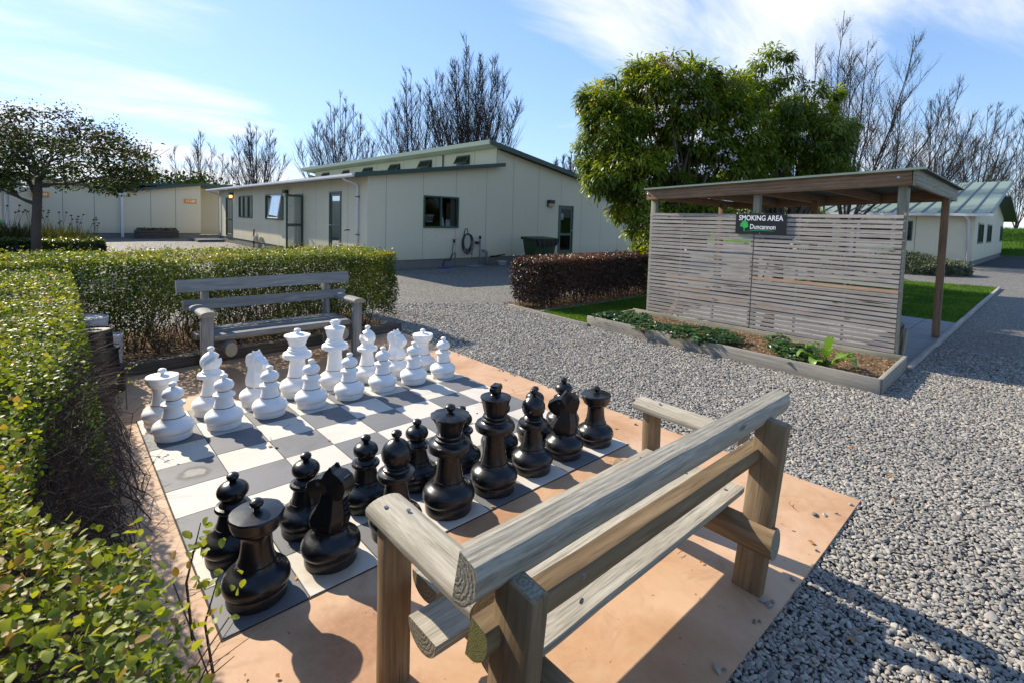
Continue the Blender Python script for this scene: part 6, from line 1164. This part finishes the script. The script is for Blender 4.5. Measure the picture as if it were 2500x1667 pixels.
# narrow climber-clad stem at the laundry's right end
p = AT(1590, 12.6); r = empty('climber_shrub', (p.x, p.y, 0), label='narrow leafy climber hanging beside the left end of the screen', cat='shrub'); n = 2600; P = np.c_[RS.normal(0, .16, (n, 2)), RS.uniform(.05, 2.6, n)]; leaves('foliage', P, RS.normal(size=(n, 3))-[0, 0, .5], RS.normal(size=(n, 3)), .07, LT_FAR, M['evergreen'], r); MB().tube([(0, 0, 0), (.03, 0, 1.3), (0, 0, 2.5)], .02, 6).build('stem', M['bark'], r)
tag(beam('garden_post', (lambda q: (q.x, q.y, 0))(AT(1552, 14.5)), (lambda q: (q.x, q.y, 1.9))(AT(1552, 14.5)), rect(.09, .09), M['wood_beam'], None, up=(1, 0, 0)), 'dark upright post at the right corner of the laundry building', 'post')
# ---------------- small leafy tree at the left
pT = AT(88, 15.2); LT_ = empty('small_tree', (pT.x, pT.y, 0), label='small spreading tree with dark red seed clusters at the far left', cat='tree')
m3 = 15.2/FPX
def tp(px, py, dep=0): q = C0+ray((px, py))*(15.2+dep); return Vector((q.x-pT.x, q.y-pT.y, q.z))
mb = MB(); mb.tube([(0, 0, -.05), tp(88, 560), tp(90, 520), tp(92, 470), tp(95, 430)], [.14, .12, .115, .11, .08], 10); r = random.Random(2)
tips = []
def grow(p, d, ln, rad, lv):
    q = [p]; cur = p
    for i in range(5): d = (d+Vector((r.gauss(0, .14), r.gauss(0, .14), .02*lv+r.gauss(0, .07)))).normalized(); cur = cur+d*ln/5; q.append(cur)
    mb.tube(q, [rad*(1-.6*i/5) for i in range(6)], 5 if lv < 2 else 3, cap=False)
    if lv >= 3: tips.append(cur); tips.append(q[3]); return
    for k_ in range(4 if lv else 5):
        j = r.randint(2, 5); a = r.uniform(-1, 1); ax = Vector((r.gauss(0, .7), r.gauss(0, .7), r.uniform(-.15, .55))).normalized(); grow(q[j], (d+ax*.9).normalized(), ln*r.uniform(.52, .72), rad*.5, lv+1)
for (sx, sy), (ex_, ey), rd in (((90, 478), (10, 400), .07), ((91, 500), (20, 458), .07), ((93, 450), (170, 360), .065), ((94, 455), (250, 425), .06), ((93, 440), (95, 320), .06), ((93, 445), (40, 330), .06), ((94, 450), (150, 300), .05)):
    a_ = tp(sx, sy); b_ = tp(ex_, ey, r.uniform(-1.2, 1.2)); grow(a_, (b_-a_).normalized(), (b_-a_).length*.72, rd, 1)
mb.build('trunk', M['bark'], LT_, smooth=True)
rs = np.random.RandomState(3); P = []; T3 = np.array([tuple(t) for t in tips]); 
def inside(px, py):   # outline of the crown in survey pixels: flat dome
    top = np.interp(px, [-260, -120, 0, 45, 150, 240, 300, 345, 372], [340, 285, 272, 262, 270, 316, 345, 378, 425]); bot = np.interp(px, [-260, 0, 100, 190, 300, 372], [440, 462, 450, 455, 470, 430]); return (py > top) & (py < bot)
pxs = rs.uniform(-260, 372, 9000); pys = rs.uniform(256, 470, 9000); ok = inside(pxs, pys); pxs, pys = pxs[ok], pys[ok]
cl_ = [];
for i in range(560): k_ = rs.randint(len(pxs)); cl_.append(tuple(tp(pxs[k_], pys[k_], rs.uniform(-2.6, 2.6))))
cl_ = np.array(cl_); cl_ = cl_[sn(cl_, 2.2, 5)+rs.normal(0, .25, len(cl_)) > -.35]; P = np.repeat(cl_, 44, 0)+rs.normal(size=(len(cl_)*44, 3))*[.21, .21, .10]; n = len(P)
leaves('foliage', P, np.c_[rs.normal(size=(n, 2)), rs.normal(-.25, .3, n)], np.c_[rs.normal(0, .5, (n, 2)), np.ones(n)], rs.uniform(.09, .17, n), (LT_LONG[0]*[1.5, 1, 1], LT_LONG[1]), M['darkgreen'], LT_, np.clip(rs.normal(.45, .25, n), 0, 1))
sc_ = []
for px, py in [(20, 275), (45, 268), (80, 285), (110, 300), (150, 275), (170, 285), (195, 310), (220, 318), (240, 325), (270, 312), (290, 322), (305, 372), (325, 365), (340, 385), (330, 405), (350, 400), (200, 350), (250, 355), (180, 330), (70, 330), (30, 330), (300, 345), (315, 395), (140, 345)]:
    for i in range(2): sc_.append(tuple(tp(px+rs.normal(0, 8), py+rs.normal(0, 8), rs.uniform(-2, 1))))
sc_ = np.array(sc_); P = np.repeat(sc_, 46, 0)+rs.normal(size=(len(sc_)*46, 3))*[.15, .15, .16]; n = len(P); leaves('seed_clusters', P, np.c_[rs.normal(size=(n, 2)), rs.normal(-.8, .3, n)], rs.normal(size=(n, 3)), .06, LT_FAR, M['seed'], LT_)
# clipped low hedge and strap-leaved clump below it
q = AT(60, 17.5); LHd = empty('low_hedge', (0, 0, 0), label='dark low clipped hedge around the small tree at the far left', cat='hedge')
boxhedge(LHd, -9, float(AT(250, 16.8).x), 16.3, 17.6, .68, 9000, 12000, M['hedge_back'], .07, 90, thr=-.9, ends=(False, True))
r = empty('strap_leaf_clump', (0, 0, 0), label='bronze green strap-leaved clump with seed heads behind the low hedge', cat='shrub'); n = 5200; xx = RS.uniform(-8, float(AT(200, 21).x), n); P = np.c_[xx, RS.uniform(19, 22, n), np.zeros(n)]; hh = np.interp(xx, [-8, -4, -1.0, 1.2, 2.5], [1.25, 1.25, 1.2, .85, .45])*RS.uniform(.6, 1.1, n)
leaves('blades', P, np.c_[RS.normal(0, .35, (n, 2)), np.ones(n)], RS.normal(size=(n, 3)), hh, (np.array([(-.018, 0, 0), (.018, 0, 0), (.014, .6, .03), (0, 1, .16), (-.014, .6, .03)]), np.array([(0, 1, 2), (0, 2, 4), (4, 2, 3)])), M['flax'], r)
n = 46; bx = RS.uniform(-3, .9, n); mb = MB()
for i in range(n): z1 = np.interp(bx[i], [-3, -1, 2], [1.7, 1.6, 1.0])*RS.uniform(.8, 1.1); y = RS.uniform(19.5, 21.5); dx = RS.normal(0, .15); mb.tube([(bx[i], y, 0), (bx[i]+dx, y, z1*.6), (bx[i]+dx*2, y, z1)], .006, 3, cap=False); mb.lathe([(.01, 0), (.045, .02), (.03, .05), (.01, .06)], 6, c=(bx[i]+dx*2, y, z1-.03))
mb.build('seed_stems', M['twig'], r)
# hi-vis cloth at the left edge
o = MB().hexa([(-.14, -.02, 0), (.14, -.02, 0), (.14, .02, 0), (-.14, .02, 0)], [(-.12, -.02, .5), (.06, -.02, .5), (.06, .02, .5), (-.12, .02, .5)]).build('hanging_cloth', M['hiviz']); q = C0+ray((-2, 552))*19.5; o.location = (q.x, q.y, q.z-.25); tag(o, 'bright green cloth just visible at the left edge', 'cloth')
# grey rosemary-like shrub right of the shelter
def mound(name, loc, rx, ry, rz, n, size, mat, label, T_=LT_FAR, cat='shrub'):
    rs = np.random.RandomState(int(abs(loc[0])*10)); root = empty(name, loc, label=label, cat=cat); d = unit(rs.normal(size=(n, 3))); d[:, 2] = np.abs(d[:, 2]); f = 1+.10*sn(d, 5, 3)+rs.normal(0, .04, n); P = d*f[:, None]*[rx, ry, rz]; leaves('foliage', P, d+rs.normal(0, .5, (n, 3))+[0, 0, .4], d+rs.normal(0, .5, (n, 3)), size*rs.uniform(.6, 1.3, n), T_, mat, root, np.clip(.5+.25*sn(P, 2, 4)+rs.normal(0, .15, n), 0, 1))
    mb = MB()
    for i in range(30): e = d[i]*[rx*.9, ry*.9, rz*.9]; mb.tube([(e[0]*.2, e[1]*.2, 0), tuple(e*[.6, .6, .7]), tuple(e)], .02, 4, cap=False)
    mb.build('stems', M['twig'], root); return root
mound('grey_shrub', (26.6, -.9, 0), 1.5, 1.75, .68, 9000, .10, M['greyshrub'], 'low grey-green mounded shrub on the gravel right of the shelter')
mound('grey_shrub', (25.6, 2.2, 0), 1.3, 2.2, .62, 7000, .10, M['greyshrub'], 'low grey-green shrub seen through the slats of the screen')
# thin budding twigs hanging before the far right cabin
r = empty('budding_sapling', (16.2, -1.2, 0), label='thin budding sapling whose twigs hang behind the shelter post', cat='tree'); mb = MB(); rr_ = random.Random(5); bp = []
mb.tube([(0, 0, 0), (0, 0, 1.2), (.05, 0, 2.5)], [.035, .03, .015], 6)
for i in range(26):
    z = rr_.uniform(1.5, 2.5); az = rr_.uniform(0, 6.28); p = Vector((0, 0, z)); q = [p]; d = Vector((math.cos(az), math.sin(az), .2))
    for j in range(5): d = (d+Vector((rr_.gauss(0, .12), rr_.gauss(0, .12), -.12))).normalized(); p = p+d*.24; q.append(p); bp.append(tuple(p))
    mb.tube(q, [.008, .007, .006, .005, .004, .003], 3, cap=False)
mb.build('branches', M['bark'], r); P = np.array(bp); n = len(P); leaves('buds', P, RS.normal(size=(n, 3)), RS.normal(size=(n, 3)), .05, LT_FAR, M['hedge'], r)
# dry bits lying about: leaves and twigs on terrace and gravel
n = 170; P = np.c_[RS.uniform(-.2, 8, n), RS.uniform(-5.5, 1.5, n), .004+0*RS.rand(n)]; P[:, 2] = np.where((P[:, 0] < 3.36) & (P[:, 1] > -4.3), .012, .012); leaves('dry_leaves', P, np.c_[RS.normal(size=(n, 2)), RS.normal(0, .1, n)], np.c_[RS.normal(0, .25, (n, 2)), np.ones(n)], RS.uniform(.015, .045, n), LT_FAR, leafmat('dry_leaf', [(0, (.30, .13, .04)), (1, (.45, .26, .09))], .7, .1, .2), kind='stuff')

mb = MB()
for i in range(60):
    x, y = RS.uniform(-.1, 5.5), RS.uniform(-5.2, 1.2); a = RS.uniform(0, 6.28); l_ = RS.uniform(.03, .10); k_ = RS.normal(0, .3); mb.tube([(x, y, .013), (x+l_*.5*math.cos(a), y+l_*.5*math.sin(a), .016), (x+l_*math.cos(a+k_), y+l_*math.sin(a+k_), .013)], .0013, 4, cap=False)
mb.build('fallen_twigs', M['twig'], kind='stuff')
